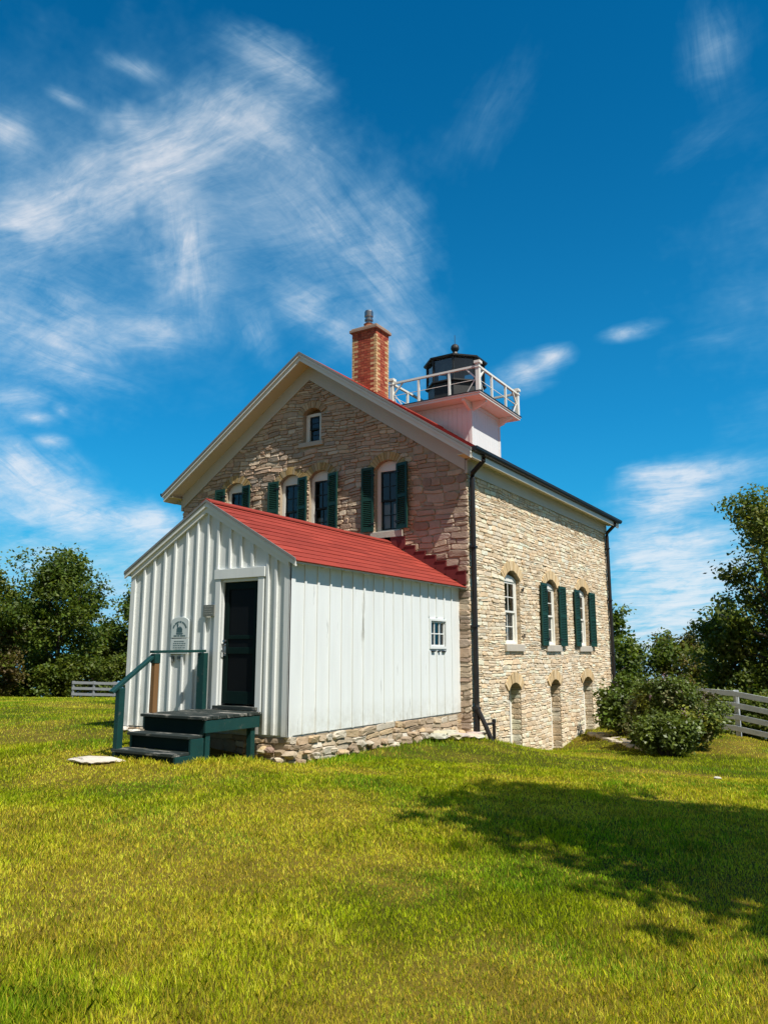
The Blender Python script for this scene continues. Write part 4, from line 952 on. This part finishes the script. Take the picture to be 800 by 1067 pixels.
# ------------------------------------------------------------------ trees
def unit(v): return v/np.maximum(np.linalg.norm(v, axis=-1, keepdims=True), 1e-9)
def leaf_quads(cent, size, rs, up=.35, aspect=.55, outd=None):
    n = len(cent); nrm = rs.normal(size=(n, 3)); nrm[:, 2] = np.abs(nrm[:, 2])*.8+up
    if outd is not None: nrm += outd*.6
    nrm = unit(nrm); a = unit(np.cross(nrm, rs.normal(size=(n, 3)))); b = np.cross(nrm, a)
    s = size[:, None]
    return np.stack([cent-a*s, cent+b*s*aspect-a*s*.1, cent+a*s, cent-b*s*aspect-a*s*.1], 1)
def grow(rs, base, h, spread, n_main, trunk_r, lean=(0, 0), first=.25):
    """trunk and limbs; returns polylines with radii, and the limb tips that carry leaves"""
    lines = []; tips = []
    tp = [Vector(base)+Vector((lean[0]*t*t, lean[1]*t*t, h*.82*t))+Vector((math.sin(t*5+rs.rand())*.03*h*t, math.cos(t*4)*.02*h*t, 0)) for t in np.linspace(0, 1, 9)]
    lines.append((tp, [trunk_r*(1-.85*t)+.01 for t in np.linspace(0, 1, 9)]))
    for i in range(n_main):
        t = first+(1-first)*(i+.5)/n_main; k = t*8; j = min(int(k), 7); p = tp[j].lerp(tp[j+1], k-j)
        a = i*2.4+rs.rand()*.9; env = math.sin(math.pi*min(1, .18+(1-t)*.85))**.8
        L = spread*(.55+.5*rs.rand())*max(.3, env); el = .25+.75*t*rs.rand()+.25*t
        dirv = Vector((math.cos(a)*math.cos(el), math.sin(a)*math.cos(el), math.sin(el)))
        pts = [p]; q = p.copy()
        for s in range(5):
            dirv = (dirv+Vector((rs.normal()*.16, rs.normal()*.16, .06))).normalized(); q = q+dirv*L/5; pts.append(q.copy())
        r0 = trunk_r*(1-.8*t)*.5
        lines.append((pts, [r0*(1-.17*s)+.004 for s in range(6)])); tips += [(pts[3], L*.34), (pts[4], L*.36), (pts[5], L*.34)]
        for sgn in (-1, 1, 1):
            b0 = pts[2+(rs.rand() < .5)]; d2 = (dirv+Vector((rs.normal()*.7, rs.normal()*.7, rs.normal()*.4+.15))).normalized(); l2 = L*(.35+.3*rs.rand())
            e = [b0, b0+d2*l2*.5, b0+d2*l2+Vector((0, 0, .06*l2))]; lines.append((e, [r0*.45, r0*.3, r0*.12+.003])); tips += [(e[1], L*.26), (e[2], L*.28)]
    tips.append((tp[-1], spread*.3)); tips.append((tp[-2], spread*.32))
    return lines, tips
def tree(name, x, y, h, spread, seed, label, cat, group, n_leaf, leaf, cols, n_main=15, trunk_r=None, first=.16, squash=.75, flat=.35, lean=(0, 0), matn='leaf', sink=0.0, spray=1.0, xmin=None):
    rs = np.random.RandomState(seed); z = gz(x, y)-sink
    t = thing(name, (x, y, z), label, cat, group); trunk_r = trunk_r or h*.022
    lines, tips = grow(rs, (x, y, z-.15), h, spread, n_main, trunk_r, lean, first)
    tb = MB()
    for pts, rad in lines: tb.tube(pts, rad, 7 if rad[0] > .05 else 5, caps=False)
    tb.build('trunk', 'bark', t, smooth=True)
    c = np.array([p for p, _ in tips]); r = np.array([q for _, q in tips])*spray
    # every tip carries a few twig sprays, every spray a handful of leaves
    ns = max(1, n_leaf//(len(tips)*9)); ci = np.repeat(np.arange(len(tips)), ns)
    off = unit(rs.normal(size=(len(ci), 3)))*(rs.rand(len(ci), 1)**.45); off[:, 2] *= squash
    sc_ = c[ci]+off*r[ci, None]
    si = np.repeat(np.arange(len(sc_)), 9); o2 = rs.normal(size=(len(si), 3))*np.array([1, 1, .65])*leaf*1.9
    ce = sc_[si]+o2
    lo = z+.12; keep = ce[:, 2] > lo
    if xmin is not None: keep &= ce[:, 0] > xmin
    ce = ce[keep]; si = si[keep]
    out = off[si % len(off)]
    q = leaf_quads(ce, leaf*rs.uniform(.6, 1.25, len(ce)), rs, outd=off[si])
    cols = np.array(cols); base = cols[rs.randint(0, len(cols), len(tips))][ci][si]
    k = rs.uniform(.7, 1.35, (len(si), 1))*(rs.uniform(.8, 1.2, (len(sc_), 1))[si])
    np_mesh('crown', q, 4, matn, base*k, t)
    return t
G1 = [(.085, .135, .016), (.10, .155, .018), (.13, .18, .022), (.06, .10, .015)]
G2 = [(.12, .155, .02), (.14, .17, .022), (.09, .125, .018)]
G3 = [(.12, .16, .024), (.15, .195, .03), (.20, .215, .04)]
GO = [(.12, .12, .024), (.14, .115, .032), (.10, .105, .02), (.14, .10, .045)]
TG1 = 'trees at the left edge of the lawn'; TG2 = 'trees beyond the fence on the right'
def at(u, d):
    l = (u-400)/FPX*d; return 7.28-.5295*d+.8483*l, -15.08+.8483*d+.5295*l
def T(u, d, top, *a, name='broadleaf_tree', cat='tree', **k):
    x, y = at(u, d); h = 1.21+(680.5-top)*d/FPX-gz(x, y)
    spread, seed, label, group, nl, leaf, cols = a
    return tree(name, x, y, h, spread, seed, label, cat, group, nl, leaf, cols, **k)
T(66, 49, 588, 4.0, 1, 'tall dense green tree with a ragged top, biggest at the left lawn edge', TG1, 27000, .125, G1+G2[:1], n_main=24, first=.08)
T(-22, 45, 584, 2.8, 2, 'light green tree with open crown cut by the left picture edge', TG1, 16000, .125, G1+G2, n_main=16, first=.1)
T(152, 55, 612, 2.9, 3, 'slim dark tree half hidden behind the white shed wall', TG1, 15000, .14, G1, n_main=16, first=.08)
T(112, 56, 655, 2.3, 4, 'low tree between the tall tree and the white shed', TG1, 9000, .14, G1+G3, n_main=12, first=.1)
T(6, 46.0, 648, 1.9, 5, 'small olive brown tree in front of the dense left trees', TG1, 11000, .11, GO+G2[:1], n_main=14, first=.05)
T(32, 53, 640, 3.2, 6, 'dark bushy tree filling in low behind the olive brown one', TG1, 14000, .14, G1, n_main=14, first=.05)
for i, (u, top, sp) in enumerate(((4, 712, 1.0), (22, 706, 1.1), (42, 700, 1.2), (62, 697, 1.3), (84, 692, 1.4), (104, 686, 1.5), (124, 680, 1.5), (140, 676, 1.5), (158, 686, 1.5))):
    T(u, 47.6+.5*(i % 3), top, sp, 40+i, 'low leafy shrub at the foot of the left lawn trees', 'shrubs under the left trees', 2600, .11, G2+G1[:2], name='undergrowth_shrub', cat='shrub', n_main=9, first=.03, trunk_r=.04)
T(806, 27.5, 503, 2.9, 8, 'tall dark tree with open leafy branches at the right picture edge', TG2, 20000, .085, G3+G1[:1], n_main=26, first=.1)
T(762, 29, 632, 2.2, 9, 'broad dark tree standing just behind the right fence', TG2, 16000, .09, G3+G1[:2], n_main=18, first=.04)
T(702, 34, 652, 1.5, 10, 'olive brown tree with a pointed tip above the flowering bush', TG2, 9000, .09, GO[:3]+G3, n_main=14, first=.05)
T(668, 33, 664, 1.6, 11, 'rounded green tree between the house corner and the pointed one', TG2, 9000, .09, G1+GO[:1], n_main=13, first=.05)
T(634, 31, 632, 1.35, 12, 'thin leafy tree whose crown shows past the rear house corner', TG2, 5500, .1, G1, n_main=12, first=.2)
T(734, 38, 660, 2.0, 13, 'dark tree behind, in the dip between two crowns beyond the fence', TG2, 10000, .11, G3, n_main=14, first=.05)
for i, (u, d_, top) in enumerate(((738, 26.0, 724), (758, 26.5, 716), (778, 25.8, 722), (797, 26.4, 716), (818, 25.6, 724), (840, 26.0, 720))):
    T(u, d_, top, .95, 60+i, 'low dark shrub growing close behind the right fence', 'shrubs behind the right fence', 2600, .075, G3+G1[:1], name='undergrowth_shrub', cat='shrub', n_main=9, first=.03, trunk_r=.035)
T(860, 30, 560, 3.0, 14, 'tree just outside the right picture edge beyond the fence', TG2, 12000, .12, G3, n_main=16, first=.05)
# the shade tree whose shadow lies on the lawn, outside the picture to the right
tree('shade_tree', 11.6, -8.3, 10.8, 3.3, 15, 'large shade tree right of the picture that shadows the lawn', 'tree', None, 17000, .15, G1, n_main=24, first=.36, xmin=8.3, lean=(-.9, -.3))
# ------------------------------------------------------------------ bushes
def bush(name, x, y, h, w, seed, label, cat, n, leaf, cols, flowers=0, stems=7, lo=.05, group=None, mat_='leaf_b'):
    rs = np.random.RandomState(seed); z = gz(x, y); t = thing(name, (x, y, z), label, cat, group)
    sb = MB(); tips = []
    for i in range(stems*3):
        a = i*2.4+rs.rand(); rr = w*(.25+.75*rs.rand()); hh = h*(.35+.6*rs.rand())*(1-.35*(rr/w)**2)
        p0 = Vector((x+math.cos(a)*.12*w, y+math.sin(a)*.12*w, z-.05)); p2 = Vector((x+math.cos(a)*rr, y+math.sin(a)*rr, z+hh)); p1 = p0.lerp(p2, .5)+Vector((0, 0, hh*.18))
        sb.tube([p0, p1, p2], [.02, .014, .005], 5, caps=False)
        for s in range(4): tips.append(p0.lerp(p1, rs.rand()).lerp(p2, .35+.65*rs.rand()))
    sb.build('stem', 'bark', t)
    c = np.array(tips); ns = n//(len(tips)*8)
    ci = np.repeat(np.arange(len(c)), ns); off = unit(rs.normal(size=(len(ci), 3)))*(rs.rand(len(ci), 1)**.5)*np.array([1, 1, .8]); sc_ = c[ci]+off*w*.29
    si = np.repeat(np.arange(len(sc_)), 8); ce = sc_[si]+rs.normal(size=(len(si), 3))*leaf*1.3
    k = ce[:, 2] > z+lo; ce, si = ce[k], si[k]
    q = leaf_quads(ce, leaf*rs.uniform(.6, 1.3, len(ce)), rs, outd=off[si], aspect=.6)
    cols = np.array(cols); base = cols[rs.randint(0, len(cols), len(c))][ci][si]*rs.uniform(.65, 1.35, (len(si), 1))
    np_mesh('foliage', q, 4, mat_, base, t)
    if flowers:
        top = c[np.argsort(-c[:, 2]-.5*rs.rand(len(c)))[:flowers]]+rs.normal(size=(flowers, 3))*np.array([.12, .12, .05])*w+np.array([0, 0, .14*w])
        fc = np.repeat(top, 26, 0)+rs.normal(size=(flowers*26, 3))*np.array([.03, .03, .05])
        np_mesh('blossom', leaf_quads(fc, np.full(len(fc), .016), rs), 4, 'petal', np.array([(.50, .33, .40), (.58, .42, .46), (.45, .28, .36)])[rs.randint(0, 3, len(fc))], t)
    return t
BG = [(.115, .16, .026), (.14, .185, .034), (.085, .12, .024), (.23, .245, .036), (.18, .175, .075)]
x, y = at(690, 18.6); bush('lilac_bush', x, y, 1.85, 1.1, 31, 'wide leafy bush with pink blossom clusters beside the rear house corner', 'bush', 44000, .044, BG, flowers=70, stems=12)
x, y = at(640, 21.5); bush('wall_bush', x, y, 1.65, .7, 32, 'dark bush pressed against the rear corner of the stone wall', 'bush', 12000, .06, BG[:3]+G1[:2], stems=9)
x, y = at(684, 17.3); bush('low_bush', x, y, 1.0, .72, 33, 'low dark bush at the foot of the lilac beside the stone curb', 'bush', 11000, .046, BG[:3]+G3[:2], stems=8)
x, y = at(704, 20.0); bush('yellow_bush', x, y, 1.55, .75, 34, 'yellow green bush with pink tips just left of the fence post', 'bush', 10000, .05, [(.09, .10, .02), (.10, .09, .03), (.07, .085, .02)], flowers=30, stems=8)

# ------------------------------------------------------------------ grass
rs = np.random.RandomState(77)
def blades(n, dmin, dmax, power, seg):
    u = rs.rand(n); e = 2-power; d = (dmin**e+(dmax**e-dmin**e)*u)**(1/e)
    lat = (rs.rand(n)*2-1)*.66*d+rs.normal(size=n)*.1
    x = 7.28-.5295*d+.8483*lat; y = -15.08+.8483*d+.5295*lat
    keep = ~((x < .02) & (x > -W) & (y > -.02) & (y < DP)) & ~((x < X1+.03) & (x > X0-.02) & (y > -A-.03) & (y <= 0)) & (np.hypot(x+5, y-2) < 44)
    keep &= ~((x > SX0-.05) & (x < SX1+.02) & (y > -7.48) & (y < -A))
    keep &= ~((((x+1.95)/.38)**2+((y+7.78)/.16)**2) < 1)
    x, y, d = x[keep], y[keep], d[keep]; n = len(x)
    z = ground_z(x, y); dry = lawn_col(x, y)
    tall = fbm(x*.8+70, y*.8+20, 3)
    h = (.023+.041*tall)*rs.uniform(.55, 1.35, n)*(1-.28*dry)
    nearw = np.exp(-np.clip(np.minimum(np.abs(x-.1)+10*(y < -6.2)+10*(y > DP), np.hypot(x+1.3, y+6.6)-.9), 0, 9)/.22); h *= 1+.9*nearw
    clump = rs.rand(n) < .012; h[clump] *= 1.7
    w = np.clip(.0018*(d/4.)**.9, .0016, .018)*rs.uniform(.7, 1.3, n); h *= np.clip((d/10)**.25, 1, 1.5)
    a = rs.rand(n)*2*math.pi; la = rs.rand(n)*2*math.pi; ln_ = rs.uniform(.1, .75, n)*h
    sx, sy = np.cos(a)*w, np.sin(a)*w; lx, ly = np.cos(la)*ln_, np.sin(la)*ln_
    root = np.stack([x, y, z-.006], 1); side = np.stack([sx, sy, 0*sx], 1)
    mid = root+np.stack([lx*.32, ly*.32, h*.58], 1); tip = root+np.stack([lx, ly, h*.96], 1)
    q = rs.rand(n)
    green = np.array([.27, .37, .004])*(1+.4*(rs.rand(n, 1)-.5)); green2 = np.array([.52, .52, .006]); straw = np.array([.86, .64, .07])
    c = green*(1-.55*q[:, None])+green2*.55*q[:, None]
    isdry = (rs.rand(n) < np.clip(dry*.64+.03, 0, 1))[:, None]
    mixd = np.where(isdry, rs.uniform(.35, .95, (n, 1)), .12*dry[:, None])
    c = c*(1-mixd)+straw*mixd; c *= rs.uniform(.5, 1.4, (n, 1)); c *= (.55+.9*fbm(x*4, y*4, 3))[:, None]; fresh = np.clip((fbm(x*.9+55, y*.9+7, 3)-.52)*6, 0, 1)[:, None]*(~isdry); c = c*(1-fresh*np.array([.42, .18, 0])); c = np.minimum(c*1.15, .85)
    if seg == 2:
        v = np.stack([root-side, root+side, mid+side*.8, tip, mid-side*.8], 1); return v, c
    return np.stack([root-side, root+side, tip], 1), c
v, c = blades(400000, 2.2, 13, 1.55, 2)
g1 = np_mesh('grass', v, 5, 'grass', c); tag(g1, 'short green and straw coloured lawn grass near the camera', None, None, 'stuff')
v, c = blades(280000, 12.5, 47, 1.3, 1)
g2 = np_mesh('grass', v, 3, 'grass', c); tag(g2, 'short green and straw coloured lawn grass farther off', None, None, 'stuff')
